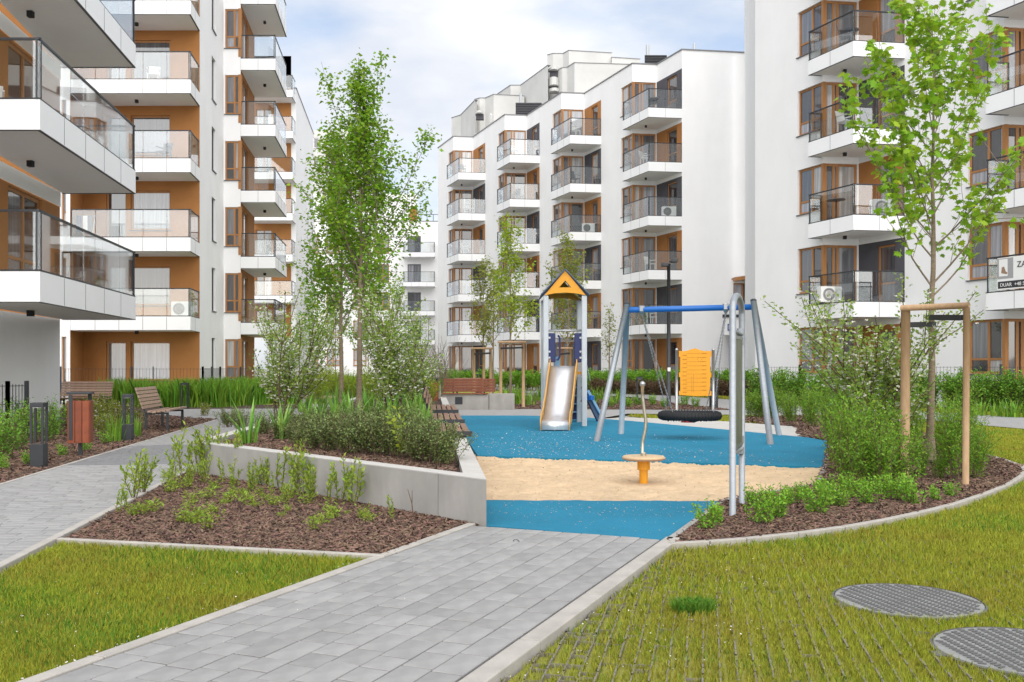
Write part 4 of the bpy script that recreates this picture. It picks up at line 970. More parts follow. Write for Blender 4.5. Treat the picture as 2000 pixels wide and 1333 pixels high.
# shelf rack on a balcony
n1 = mid_nodes[0]; p = n1['F1']*.6+n1['E']*.4
r_ = empty('shelf_rack', (0, 0, 0))
for x in (-.35, .35):
    mb = MB(); mb.box((x, 0, .6), (.04, .3, 1.2)); mb.build('side', 'white_plastic', r_)
for z in (.15, .45, .75, 1.05):
    mb = MB(); mb.box((0, 0, z), (.66, .3, .03)); mb.build('shelf', 'white_plastic', r_)
r_.location = (p.x, p.y+.6, zu_m+3*FH+.525); tag(r_, 'white shelf rack on a balcony of the saw-tooth house', 'rack')
# garment dryer with clothes on the loggia balcony
r_ = empty('clothes_rack', (0, 0, 0)); mb = MB()
for x in (-.4, .4): mb.tube([(x, -.25, 0), (x, .05, .95)], .015, 5); mb.tube([(x, .25, 0), (x, -.05, .95)], .015, 5)
mb.tube([(-.4, 0, .9), (.4, 0, .9)], .015, 5); mb.build('frame', 'steel', r_)
for x, c in ((-.2, 'navy'), (.05, 'print_white'), (.22, 'sill_grey')):
    mb = MB(); mb.box((x, -.02, .6), (.2, .05, .62)); mb.build('garment', c, r_, bevel=.02)
r_.location = (XA(165, Z1+.6), Z1+.6, zl+FH+.525); tag(r_, 'folding rack of dark clothes on the loggia balcony', 'clothes rack')
# banner on the right balcony
bn = right_nodes[1]; bF2, bF1 = bn['F2'], bn['F1']; bt, bnn, bL = axes(bF2, bF1); bu = (walk(bF2, bt, 1949.5)-bF2).length
bz0, bz1 = zu_r+.52+.06, zu_r+.52+1.02
# storey of the banner: the rail bottom at picture row 572
ban = empty('banner', (bF2.x, bF2.y, bz0)); of = -0.03
mb = MB(); mb.obox(bF2, bt, bnn, bu, bu+2.7, of, of+.01, bz0, bz1); mb.build('sheet', 'print_white', ban)
H_ = bz1-bz0
mb = MB(); mb.obox(bF2, bt, bnn, bu+.02, bu+2.7, of-.004, of-.001, bz0+.04, bz0+H_*.26); st = mb.build('dark_strip', 'print_dark', ban)
mb = MB(); mb.obox(bF2, bt, bnn, bu, bu+.55, of-.004, of-.001, bz0+H_*.34, bz1-.02); mb.build('photo_field', 'print_grey', ban)
mb = MB(); mb.obox(bF2, bt, bnn, bu+.06, bu+.36, of-.007, of-.005, bz0+H_*.42, bz0+H_*.95); mb.build('photo_wall', 'print_white', ban)
mb = MB(); o_ = bF2+bnn*(of-.009)
def bp2(u, v): q_ = o_+bt*(bu+u); return (q_.x, q_.y, bz0+v*H_)
mb.add([bp2(.14, .52), bp2(.34, .47), bp2(.36, .52), bp2(.30, .56), bp2(.24, .72), bp2(.16, .7)], [tuple(range(6))]); mb.build('printed_chair', 'print_brown', ban)
def text(s, u, z, size, m, parent):
    cu = bpy.data.curves.new('lettering', 'FONT'); cu.body = s; cu.size = size; cu.extrude = 0.002
    to = bpy.data.objects.new('lettering', cu); COL.objects.link(to)
    dg = bpy.context.evaluated_depsgraph_get(); me = bpy.data.meshes.new_from_object(to.evaluated_get(dg)); bpy.data.objects.remove(to)
    me.materials.clear(); me.materials.append(MATS[m]); o = bpy.data.objects.new('lettering', me); COL.objects.link(o)
    o.parent = parent; q_ = bF2+bt*u+bnn*(of-.012); o.rotation_euler = (R(90), 0, math.atan2(bt.y, bt.x)); o.location = Vector((q_.x, q_.y, z))-Vector(parent.location); return o
text('ZAR', bu+.68, bz0+H_*.66, .24, 'print_dark', ban); text('N', bu+1.08, bz0+H_*.42, .24, 'print_dark', ban); text('DUAR  +48 513 103', bu+.1, bz0+.09, .15, 'print_white', ban)
tag(ban, 'white advertising banner with printed chair and dark strip hung on a balcony', 'banner')

# chairs and tables on balconies
def chair_proto(m='white_plastic'):
    r_ = empty('balcony_chair', (0, 0, 0))
    mb = MB(); mb.box((0, 0, .43), (.44, .44, .04)); mb.build('seat', m, r_, bevel=.01)
    mb = MB(); mb.bar((0, .2, .45), (0, .30, .86), .42, .03); mb.build('backrest', m, r_, bevel=.01)
    for x in (-.19, .19):
        for y in (-.19, .19):
            mb = MB(); mb.box((x, y, .205), (.035, .035, .41)); mb.build('leg', m, r_)
        mb = MB(); mb.box((x*1.1, 0, .64), (.04, .42, .03)); mb.build('armrest', m, r_)
    tag(r_, '', 'chair'); return r_
def table_proto():
    r_ = empty('balcony_table', (0, 0, 0)); mb = MB(); mb.lathe([(.02, .70), (.32, .70), (.33, .715), (.32, .73), (.02, .73)], n=20); mb.build('table_top', 'sill_grey', r_)
    mb = MB(); mb.tube([(0, 0, .02), (0, 0, .70)], .03, 8); mb.build('column', 'dark_metal', r_); mb = MB(); mb.lathe([(.2, 0), (.2, .02), (.04, .04)], n=14); mb.build('foot', 'dark_metal', r_); tag(r_, '', 'table'); return r_
cw, cd, tb = chair_proto(), chair_proto('sill_grey'), table_proto(); used_ = set()
def on_balcony(pr, nd, f, zu1, a, b, label, rz, group=None):
    p = nd['C1']*(1-a-b)+nd['F1']*a+nd['E']*b; o = pr if pr.name not in used_ else dup(pr); used_.add(pr.name)
    o.location = (p.x, p.y, zu1+(f-1)*FH+.523); o.rotation_euler.z = rz; o['label'] = label
    if group: o['group'] = group
g_ = 'chairs on balconies of the saw-tooth house'; l_w = 'white armchair behind the balcony glass of the saw-tooth house'; l_d = 'dark armchair behind the balcony glass of the saw-tooth house'
for k, f, a, b, rz, d in ((0, 5, .5, .2, .4, 1), (0, 3, .4, .3, 2, 0), (1, 5, .5, .2, 1.2, 0), (1, 4, .5, .25, -.5, 1), (1, 2, .5, .2, .3, 0), (2, 5, .5, .25, .8, 0), (2, 4, .45, .25, 2.2, 1), (2, 2, .55, .2, .2, 1), (3, 5, .5, .25, -.4, 1), (3, 4, .5, .1, 1.0, 0), (3, 2, .5, .2, .6, 0), (3, 1, .45, .25, 2.0, 0)):
    on_balcony(cd if d else cw, mid_nodes[k], f, zu_m, a, b, l_d if d else l_w, rz, g_+(' (dark)' if d else ' (white)'))
on_balcony(cw, right_nodes[0], 3, zu_r, .5, .1, 'white armchair on the third-floor balcony beside the maple crown', .5)
on_balcony(cd, right_nodes[0], 4, zu_r, .5, .1, 'dark armchair on the highest visible balcony beside the maple', 1.2)
on_balcony(tb, right_nodes[0], 4, zu_r, .35, .2, 'round dark table on the highest visible balcony beside the maple', 0)
on_balcony(tb, right_nodes[0], 2, zu_r, .45, .0, 'round dark table on the second-floor balcony beside the maple', 0)
on_balcony(tb, mid_nodes[3], 5, zu_m, .4, .3, 'round dark table on the top balcony next to the blank gable', 0)
for (x, y, z, lb_, rz, pr) in ((XA(20, 19.0), 18.3, zn+FH+.533, 'white armchair on the long near balcony above the white wall', .5, cw), (XA(300, Z1+.9), Z1+.9, zl+3*FH+.523, 'white armchair on the loggia balcony three storeys up', .2, cw), (XA(320, Z1+.9), Z1+.9, zl+2*FH+.523, 'dark armchair on a loggia balcony with orange wall', -.3, cd), (XA(230, Z1+.9), Z1+.9, zl+4*FH+.523, 'dark armchair on the loggia balcony four storeys up', -.3, cd)):
    o = dup(pr, (x, y, z), rz, label=lb_); 
    if 'group' in o: del o['group']

# ------------------------------------------------------------------ play equipment
def torus(mb, c, Rr, r, n=40, k=10, m=0, ax='z', squash=1.0):
    vs = []; fs = []
    for i in range(n):
        a = 2*math.pi*i/n
        for j in range(k):
            b = 2*math.pi*j/k; x = (Rr+r*math.cos(b))*math.cos(a); y = (Rr+r*math.cos(b))*math.sin(a); z = r*math.sin(b)*squash
            vs.append((c[0]+x, c[1]+y, c[2]+z))
    for i in range(n):
        for j in range(k): fs.append((i*k+j, ((i+1) % n)*k+j, ((i+1) % n)*k+(j+1) % k, i*k+(j+1) % k))
    mb.add(vs, fs, m)
def chain(a, b, name, parent, link=0.042):
    a = Vector(a); b = Vector(b); d = b-a; L_ = d.length; d.normalize(); s = d.cross(Vector((0, 1, 0))).normalized(); u = d.cross(s); k = int(L_/(link*.72)); mb = MB()
    for i in range(k):
        c = a+d*((i+.5)*L_/k); x = s if i % 2 else u; r = link*.5; w_ = link*.26; pts = []
        for q in range(6):
            an = q*math.pi/3; pts.append(c+d*(math.cos(an)*r)+x*(math.sin(an)*w_))
        pts.append(pts[0]); mb.tube(pts, .0048, 4, cap=False)
    return mb.build(name, 'steel', parent)
# swing
sw = empty('basket_swing', (0, 0, 0)); Lm = (G(1165, 862)+G(1213, 848))/2; Rm = (G(1505, 868)+G(1522, 850))/2
lt = Vector((Lm.x+.33, Lm.y, ZA(606, Lm.y))); rt = Vector((XA(1470, Rm.y), Rm.y, ZA(600, Rm.y)))
mb = MB(); mb.tube([lt, rt], .052, 14); mb.build('crossbar', 'swing_blue', sw, smooth=True)
for base, tp, m, dx in ((G(1165, 862), lt, 'galv', -.02), (G(1213, 848), lt, 'leg_blue_grey', .0), (G(1505, 868), rt, 'galv', -.0), (G(1522, 850), rt, 'leg_blue_grey', .03)):
    t_ = Vector((tp.x+dx, tp.y+(-.06 if m == 'galv' else .06), tp.z+.1)); mb = MB(); b_ = Vector((base.x, base.y, -.02)); mb.tube([b_, t_], .052, 14); lg = mb.build('leg', m, sw, smooth=True)
    mb = MB(); mb.lathe([(.055, 0), (.055, .02), (.03, .04)], (t_.x, t_.y, t_.z), 12); mb.build('cap', 'dark_metal', lg)
sc_ = Vector((XA(1347, (Lm.y+Rm.y)/2), (Lm.y+Rm.y)/2)); zc = ZA(812, sc_.y)
mb = MB(); torus(mb, (sc_.x, sc_.y, zc), .485, .072, 56, 12)
for i in range(56):                       # cord wrapping
    a = 2*math.pi*i/56; c = Vector((sc_.x+.485*math.cos(a), sc_.y+.485*math.sin(a), zc)); e = Vector((math.cos(a), math.sin(a), 0)); pts = [c+e*(.076*math.cos(q))+Vector((0, 0, .076*math.sin(q))) for q in np.linspace(0, 2*math.pi, 9)]
    mb.tube(pts, .009, 4, cap=False)
seat = mb.build('ring_seat', 'tyre', sw, smooth=True)
mb = MB()
for i in range(-4, 5):
    o_ = i*.095; h = math.sqrt(max(0, .46**2-o_**2)); mb.tube([(sc_.x+o_, sc_.y-h, zc), (sc_.x+o_, sc_.y, zc-.10), (sc_.x+o_, sc_.y+h, zc)], .01, 5); mb.tube([(sc_.x-h, sc_.y+o_, zc), (sc_.x, sc_.y+o_, zc-.10), (sc_.x+h, sc_.y+o_, zc)], .01, 5)
mb.build('net', 'tyre', seat)
mb = MB(); mb.lathe([(.02, -.125), (.13, -.12), (.13, -.105), (.02, -.1)], (sc_.x-.03, sc_.y, zc), 16); mb.build('centre_pad', 'red', seat)
bd = (rt-lt)
for fr, sx in ((.115, -1), (.79, 1)):
    a = lt+bd*fr-Vector((0, 0, .08)); mb = MB(); mb.lathe([(.02, -.03), (.03, 0), (.06, .05), (.06, .14), (.05, .15)], a, 8); mb.build('hanger', 'steel', sw)
    for sy in (-1, 1):
        an = .75; e = Vector((sc_.x+sx*.485*math.cos(an), sc_.y+sy*.485*math.sin(an), zc+.07)); chain(a, e, 'chain', sw)
tag(sw, 'basket swing with black ring seat hung from a blue crossbar', 'swing')
# slide tower
sl = empty('slide_tower', (0, 0, 0)); D0, D1 = 20.4, 21.9; x0, x1 = XA(1066, D0), XA(1141, D0)
zE = ZA(576, D0); zA = ZA(534, D0)
for x in (x0, x1):
    for y in (D0, D1):
        mb = MB(); mb.box((x, y, zE/2-.02), (.115, .115, zE)); mb.build('post', 'post_grey', sl, bevel=.02)
xc = (x0+x1)/2; ov = .11
for s in (-1, 1):
    mb = MB(); e = xc+s*((x1-x0)/2+ov); vs = [(xc, D0-.12, zA+.06), (xc, D1+.12, zA+.06), (e, D1+.12, zE-.02), (e, D0-.12, zE-.02)]; vs += [(v[0], v[1], v[2]+.03) for v in vs]
    mb.add(vs, [(0, 1, 2, 3), (7, 6, 5, 4), (0, 3, 7, 4), (1, 5, 6, 2), (3, 2, 6, 7), (0, 4, 5, 1)]); mb.build('roof_panel', 'roof_blue', sl)
for y in (D0-.075, D1+.075):              # gable boards with a triangular hole
    hw = (x1-x0)/2+.03; zb_ = zE-.02; th = .022
    out = [(-hw, zb_), (-hw*.5, zb_+.045), (0, zb_+.06), (hw*.5, zb_+.045), (hw, zb_), (0, zA+.055)]; hole = [(-.13, zb_+.17), (.13, zb_+.17), (0, zb_+.32)]
    O = out; Hh = hole; vs = [(xc+a, y, b) for a, b in O+Hh]+[(xc+a, y+th, b) for a, b in O+Hh]; n_ = 9
    fr = [(0, 1, 6), (1, 2, 7, 6), (2, 3, 7), (3, 4, 7), (4, 5, 8, 7), (5, 0, 6, 8)]
    fs = fr+[tuple(i+n_ for i in reversed(f)) for f in fr]+[(i, (i+1) % 6, (i+1) % 6+n_, i+n_) for i in range(6)]+[(6+i, 6+(i+1) % 3, 6+(i+1) % 3+n_, 6+i+n_) for i in range(3)]
    mb = MB(); mb.add(vs, fs); mb.build('gable_board', 'play_yellow', sl)
zp = 1.17
mb = MB(); mb.box((xc, (D0+D1)/2, zp-.03), (x1-x0-.12, D1-D0-.12, .06)); mb.build('platform', 'play_yellow', sl)
mb = MB(); mb.tube([(x0, D0, ZA(646, D0)), (x1, D0, ZA(646, D0))], .022, 8); mb.build('front_bar', 'steel', sl, smooth=True)
for s, x in ((-1, x0), (1, x1)):
    mb = MB(); mb.box((x-s*.10, (D0+D1)/2, (zp+.2+2.0)/2), (.03, D1-D0-.2, 2.0-zp-.2)); sp = mb.build('side_panel', 'navy', sl, bevel=.02)
    mb = MB(); mb.box((x-s*.13, D0+.02, (zp+.2+2.0)/2), (.16, .03, 2.0-zp-.2)); fp = mb.build('grip_panel', 'navy', sl, bevel=.03)
    for z in (zp+.3, 1.6, 1.9):
        mb = MB(); mb.box((x-s*.07, D0+.02, z), (.06, .05, .04)); mb.build('bracket', 'steel', fp)
mb = MB(); mb.tube([(x0+.26, D0-.02, 1.95), (x0+.30, D0-.02, 1.9), (x0+.30, D0-.02, 1.5), (x0+.26, D0-.02, 1.42), (x0+.2, D0-.02, 1.42)], .022, 8); mb.build('handle', 'navy', sl, smooth=True)
mb = MB(); mb.box((x0+.26, D0+.3, 1.15), (.12, .03, .7)); mb.build('steering_panel', 'pale_blue', sl)
# chute: S profile from the platform down and out
prof = [(D0+.05, zp+.07), (D0-.1, zp+.04), (D0-.95, .40), (D0-1.25, .22), (D0-1.55, .19), (D0-1.62, .13), (D0-1.62, .02)]
dxs = [0, -.02, -.18, -.23, -.265, -.27, -.27]; hw = .27; cx = xc-.02
mb = MB(); vs = []; 
for (y, z), dx in zip(prof, dxs): vs += [(cx+dx-hw, y, z), (cx+dx+hw, y, z)]
# smooth the run with intermediate points
def lerp_prof(k=8):
    out = []
    for i in range(len(prof)-1):
        for q in range(k):
            t = q/k; 
            p0_, p1_, p2_, p3_ = (prof[max(i-1, 0)], prof[i], prof[i+1], prof[min(i+2, len(prof)-1)])
            c = [0.5*((2*p1_[j])+(-p0_[j]+p2_[j])*t+(2*p0_[j]-5*p1_[j]+4*p2_[j]-p3_[j])*t*t+(-p0_[j]+3*p1_[j]-3*p2_[j]+p3_[j])*t**3) for j in (0, 1)]
            out.append((c[0], c[1], dxs[i]+(dxs[i+1]-dxs[i])*t))
    out.append((*prof[-1], dxs[-1])); return out
PR = lerp_prof(); mb = MB(); vs = []
for y, z, dx in PR: vs += [(cx+dx-hw, y, z), (cx+dx+hw, y, z)]
mb.add(vs, [(2*i, 2*i+1, 2*i+3, 2*i+2) for i in range(len(PR)-1)]); ch = mb.build('chute', 'slide_steel', sl, smooth=True)
md = ch.modifiers.new('solid', 'SOLIDIFY'); md.thickness = .012
for s in (-1, 1):
    mb = MB(); vs = []; n_ = len(PR)
    for off in (0, .022):
        for y, z, dx in PR:
            x = cx+dx+s*(hw+.006+off); tp = min(1, max(0, (y-(D0-1.6))/.3)); vs += [(x, y, max(z-.12, .01)), (x, y-.03*0, z+.03+.13*tp)]
    fs = []
    for i in range(n_-1):
        a = 2*i; b = 2*n_+2*i; fs += [(a, a+1, a+3, a+2), (b, b+2, b+3, b+1), (a+1, b+1, b+3, a+3), (a, a+2, b+2, b)]
    mb.add(vs, fs); mb.build('chute_side', 'slide_wood', sl)
# stairs behind
for i in range(5):
    z = .2+i*.2; mb = MB(); mb.box((xc+.14, D1+.75-i*.16, z), (.62, .18, .03)); tr = mb.build('stair_tread', 'pale_blue', sl)
    mb = MB(); mb.box((xc+.14, D1+.83-i*.16, z-.1), (.6, .02, .17)); mb.build('riser', 'navy', tr)
mb = MB(); mb.tube([(x1+.12, D1-.2, 0), (x1+.12, D1-.2, 1.75)], .035, 8); mb.build('climbing_pole', 'pale_blue', sl, smooth=True)
for i in range(4):
    mb = MB(); mb.lathe([(.0, -.03), (.05, -.02), (.05, .02), (0, .03)], (x1+.06, D1-.35, .5+i*.3), 8); mb.build('climbing_hold', 'play_yellow' if i % 2 else 'red', sl)
mb = MB(); mb.bar((x1+.1, D1+.1, .78), (XA(1172, D1), D1+.3, .02), .07, .10); mb.build('ramp_beam', 'roof_blue', sl)
mb = MB(); mb.bar((x1+.2, D1+.08, .72), (XA(1178, D1), D1+.28, .1), .05, .06); mb.build('ramp_rail', 'pale_blue', sl)
mb = MB(); mb.lathe([(.03, -.06), (.09, -.05), (.09, .05), (.03, .06)], (x1+.26, D1+.0, .56), 12); mb.build('rope_knob', 'swing_blue', sl)
mb = MB(); mb.tube([(x1-.04, D1+.05, 2.3), (x1+.3, D1+.6, .95)], .012, 5); mb.build('rope', 'print_grey', sl)
tag(sl, 'playground tower with steel slide and blue gabled roof', 'slide')
# spinner in the sand
sp = empty('spinner', (0, 0, 0)); c = G(1257, 938)
mb = MB(); mb.tube([(0, 0, -.1), (0, 0, .14)], .048, 14); mb.build('post', 'play_yellow', sp, smooth=False)
mb = MB(); mb.tube([(0, 0, .135), (0, 0, .245)], .07, 14); mb.build('sleeve', 'play_yellow', sp)
mb = MB(); mb.lathe([(.05, .245), (.215, .245), (.235, .255), (.237, .275), (.225, .288), (.02, .29)], n=32); mb.build('standing_disc', 'disc_ply', sp, smooth=False)
mb = MB(); mb.lathe([(.236, .252), (.241, .255), (.241, .262), (.236, .265)], n=32); mb.build('disc_rim', 'bench_wood', sp)
mb = MB(); mb.tube([(-.015, 0, .285), (-.01, 0, .45), (.02, 0, .58), (.025, 0, .68), (0, 0, .85), (-.012, 0, .95), (-.012, 0, 1.08)], .019, 10); mb.build('pole', 'brass_steel', sp, smooth=True)
mb = MB(); mb.lathe([(.005, -.035), (.028, -.02), (.034, 0), (.028, .02), (.005, .034)], (-.012, 0, 1.09), 14); mb.build('ball', 'steel', sp, smooth=True)
mb = MB(); mb.lathe([(.03, .287), (.03, .32), (.02, .33)], n=12); mb.build('pole_socket', 'brass_steel', sp)
sp.location = (c.x, c.y, -.02); tag(sp, 'wooden standing spinner with bent steel pole in the sand', 'spinner')
# information stand seen edge on
ib = empty('information_stand', (0, 0, 0)); a = G(1431, 1008); b_ = G(1449, 986); zt_ = 1.86; h_ = b_-a; Lh = h_.length; hd = h_.normalized()
pts = [(a.x, a.y, -.03), (a.x, a.y, zt_-.12)]+[tuple(a+hd*(Lh/2-Lh/2*math.cos(q))+Vector((0, 0, zt_-.12+.14*math.sin(q)))) for q in np.linspace(.2, math.pi-.2, 9)]+[(b_.x, b_.y, zt_-.12), (b_.x, b_.y, -.03)]
mb = MB(); mb.tube(pts, .029, 12); mb.build('arch_tube', 'galv', ib, smooth=True)
for y in (.52, 1.56):
    mb = MB(); mb.tube([tuple(a+Vector((0, 0, y))), tuple(b_+Vector((0, 0, y)))], .02, 8); mb.build('cross_tube', 'galv', ib, smooth=True)
mb = MB(); nn = Vector((-hd.y, hd.x)); mb.obox(a, hd, nn, .06, Lh-.06, -.012, .012, .56, 1.52); bo = mb.build('board', 'board_green', ib)
mb = MB(); mb.obox(a, hd, nn, .055, Lh-.055, -.016, .016, .55, .58); mb.obox(a, hd, nn, .055, Lh-.055, -.016, .016, 1.5, 1.53); mb.build('board_frame', 'steel', bo)
for z in (.5, .6, 1.5, 1.58):
    mb = MB(); mb.tube([tuple(b_+Vector((-.02, -.03, z-.03))), tuple(b_+Vector((-.02, -.03, z+.03)))], .033, 8); mb.build('clamp', 'galv', ib)
tag(ib, 'galvanised arched information stand with a dark board seen edge on', 'information stand')
# yellow panel board
yb = empty('play_board', (0, 0, 0)); D_ = 26.6; xa, xb = XA(1321.5, D_), XA(1393, D_)
for x in (xa, xb):
    mb = MB(); mb.tube([(x, D_, -.02), (x, D_, ZA(684, D_))], .042, 12); po = mb.build('post', 'steel', yb, smooth=True)
    mb = MB(); mb.lathe([(.045, 0), (.04, .03), (.01, .055)], (x, D_, ZA(684, D_)), 12); mb.build('post_cap', 'steel', po)
mb = MB(); l_, r2_ = XA(1326, D_), XA(1389.5, D_); zt1, zb1 = ZA(684, D_), ZA(774, D_); wv_ = r2_-l_
out = []
def wob(t): return .018*(1 if abs((t*3) % 1-.5) > .38 else -1)
for k in range(13): out.append((l_+wv_*k/12, zt1-.03+.075*math.exp(-((k/12-.48)/.17)**2)))
for t in (.12, .13, .46, .47, .56, .57, .86, .87): out.append((r2_+(-.035 if .125 < t < .465 or .565 < t < .865 else .0), zt1-.03-(zt1-zb1)*t))
out += [(r2_, zb1+.01), (xa*.5+xb*.5, zb1), (l_, zb1+.03)]
for t in (.87, .86, .57, .56, .47, .46, .13, .12): out.append((l_+(.035 if .125 < t < .465 or .565 < t < .865 else .0), zt1-.03-(zt1-zb1)*t))
vs = [(x, D_-.012, z) for x, z in out]+[(x, D_+.012, z) for x, z in out]; n_ = len(out)
mb.add(vs, [tuple(range(n_)), tuple(reversed(range(n_, 2*n_)))]+[(i, (i+1) % n_, n_+(i+1) % n_, n_+i) for i in range(n_)]); bo = mb.build('panel', 'play_yellow', yb)
mb = MB()
for i in range(20):
    z = zt1-.1-i*(zt1-zb1-.2)/19; 
    xl, xr = l_+.13+(0.0 if i % 2 else .07), r2_-.12-(.05 if i % 3 else 0)
    if i % 2 == 0: mb.box(((xl+xr)/2, D_-.0135, z), (xr-xl, .002, .007))
    x_ = l_+.17 if i % 2 else r2_-.2
    for k in range(5): mb.box((x_-.06+k*.026, D_-.0138, z+.005), (.018, .002, .028 if k % 2 else .018))
for x, z0_, z1_ in ((l_+.36, zb1+.1, zb1+.55), (l_+.41, zb1+.1, zb1+.62)): mb.box((x, D_-.0138, (z0_+z1_)/2), (.008, .002, z1_-z0_))
for k in range(6): an = k*1.05; mb.box((l_+.58+.06*math.cos(an), D_-.0139, zt1-.26+.06*math.sin(an)), (.03, .002, .012))
mb.build('printed_lines', 'play_print', bo); tag(yb, 'yellow printed play board between two steel posts', 'play board')
# lamp post
lm = empty('lamp_post', (0, 0, 0)); D_ = 30.0; x = XA(1306, D_)
mb = MB(); mb.tube([(x, D_, -.02), (x, D_, ZA(516, D_))], [.07, .055], 12); mb.build('pole', 'dark_metal', lm, smooth=True)
mb = MB(); mb.lathe([(.1, -.02), (.1, .02), (.07, .05)], (x, D_, 0), 12); mb.build('base_plate', 'dark_metal', lm)
for dx, z, ry in ((-.14, ZA(520, D_), -.3), (.16, ZA(512, D_), .2)):
    mb = MB(); mb.tube([(x, D_-.02, z), (x+dx*.6, D_-.04, z+.02)], .02, 6); arm = mb.build('arm', 'dark_metal', lm)
    mb = MB(); mb.box((x+dx, D_-.08, z+.03), (.2, .26, .12)); hd_ = mb.build('spotlight', 'dark_metal', arm, bevel=.02)
mb = MB(); mb.box((x, D_-.07, ZA(722, D_)), (.09, .02, .12)); mb.build('tag_plate', 'print_white', lm); tag(lm, 'dark lamp post with twin spotlights beside the yellow play board', 'lamp post')
# bollard lights
def bollard(loc, h, w_, label, solid=.38, rz=.1):
    r_ = empty('bollard_light', (0, 0, 0))
    mb = MB(); mb.box((0, 0, h*solid/2-.01), (w_, w_, h*solid)); mb.build('base', 'dark_metal', r_, bevel=.006)
    for i in (-1, 1):
        for j in (-1, 1):
            mb = MB(); mb.box((i*(w_/2-.014), j*(w_/2-.014), h*(solid+.95)/2), (.026, .026, h*(.95-solid))); mb.build('upright', 'dark_metal', r_)
    mb = MB(); mb.box((0, 0, h*.965), (w_, w_, h*.07)); mb.build('head', 'dark_metal', r_, bevel=.006)
    mb = MB(); mb.box((0, 0, h*.925), (w_*.8, w_*.8, .008)); mb.build('diffuser', 'white_plastic', r_)
    r_.location = loc; r_.rotation_euler.z = rz; tag(r_, label, 'bollard light')
g = G(76, 911); bollard((g.x, g.y, -.02), .83, .165, 'dark square bollard light at the path edge before the litter bin')
g = G(250, 861); bollard((g.x, g.y, -.02), .82, .165, 'dark square bollard light between the litter bin and the slatted bench')
g = G(361, 797); bollard((g.x, g.y, -.02), .80, .23, 'thin dark bollard light in front of the tall grass by the orange loggia', solid=.02)
g = G(1249, 788); bollard((g.x, g.y, -.02), .95, .2, 'dark bollard light beside the far path in front of the brown hedge', solid=.2)
g = G(1394, 797); bollard((g.x, g.y, -.02), .95, .22, 'dark bollard light behind the yellow play board', solid=.5)
g = G(1088*.0+1022, 766); bollard((g.x, g.y, -.02), .9, .2, 'dark bollard light near the staked trees at the far path', solid=.3)
# litter bins
def bin_(loc, label, rz, s=1.0, nsl=5):
    r_ = empty('litter_bin', (0, 0, 0)); w_ = .30; z0_, z1_ = .20, .80
    for x, y in ((-.13, 0),):
        pass
    mb = MB(); mb.box((0, 0, .11), (.05, .05, .26)); mb.build('post', 'dark_metal', r_)
    mb = MB(); mb.lathe([(.08, -.02), (.08, .01), (.03, .02)], n=12); mb.build('foot_plate', 'dark_metal', r_)
    mb = MB(); mb.box((0, 0, (z0_+z1_)/2), (w_-.06, w_-.06, z1_-z0_-.02)); mb.build('liner', 'black', r_)
    for k in range(3):
        for side in range(4):
            o_ = (k-1)*.094; mb = MB(); th = .022
            if side % 2 == 0: mb.box((o_, (-1 if side == 0 else 1)*(w_/2-.011), (z0_+z1_)/2), (.088, th, z1_-z0_))
            else: mb.box(((-1 if side == 1 else 1)*(w_/2-.011), o_*.95, (z0_+z1_)/2), (th, .082, z1_-z0_))
            mb.build('slat', 'bin_wood', r_, bevel=.004)
    for x in (-.10, .10):
        mb = MB(); mb.box((x, -w_/2-.006 if x < 0 else w_/2+.006, .57), (.05, .012, .64)); mb.build('strap', 'dark_metal', r_)
    mb = MB(); mb.box((0, 0, .91), (w_+.02, w_, .03)); mb.build('lid', 'dark_metal', r_, bevel=.005)
    r_.location = loc; r_.rotation_euler.z = rz; r_.scale = (s,)*3; tag(r_, label, 'litter bin')
g = G(157, 889); bin_((g.x, g.y, -.02), 'reddish wooden slat litter bin with dark lid beside the side path', .25)
bin_((XA(845, 27.6), 27.6, -.02), 'brown slatted litter bin next to the long concrete bench', 0, 1.05)
bin_((XA(935, 38.0), 38.0, -.02), 'brown slatted litter bin under the staked trees', .3, 1.1)

# benches
def bench(loc, rz, label, length=1.6, m='bench_wood_light'):
    """long axis Y, faces +X"""
    r_ = empty('park_bench', (0, 0, 0))
    for i in range(5):
        mb = MB(); mb.box((-.12+i*.088, 0, .40+.012*abs(i-1)), (.076, length, .035)); mb.build('seat_slat', m, r_, bevel=.005)
    for i in range(6):
        t = .1+i*.078; mb = MB(); x = -.22-.40*t*.8; z = .40+t*.92
        mb.bar((x, -length/2, z), (x, length/2, z), .028, .066, up=(-.4, 0, .92)); mb.build('back_slat', m, r_, bevel=.005)
    for y in (-length/2+.12, length/2-.12):
        mb = MB(); mb.bar((.22, y, .375), (-.21, y, .365), .05, .035); mb.bar((-.195, y, .34), (-.41, y, .86), .05, .03); mb.build('side_frame', 'dark_metal', r_)
        for x in (.20, -.21):
            mb = MB(); mb.box((x, y, .17), (.045, .05, .40)); mb.build('leg', 'dark_metal', r_)
    r_.location = loc; r_.rotation_euler.z = rz; tag(r_, label, 'bench'); return r_
lda = math.atan2(LD.y, LD.x)-math.pi/2
g = lp(9.5, -.45); bench((g.x, g.y, -.025), lda, 'slatted park bench with reclined back on dark legs beside the side path')
bench((XA(160, 26.5), 26.5, -.02), R(90)+math.pi+.0, 'long slatted bench turned its back in front of the orange loggia', 1.45, 'bench_wood_light')
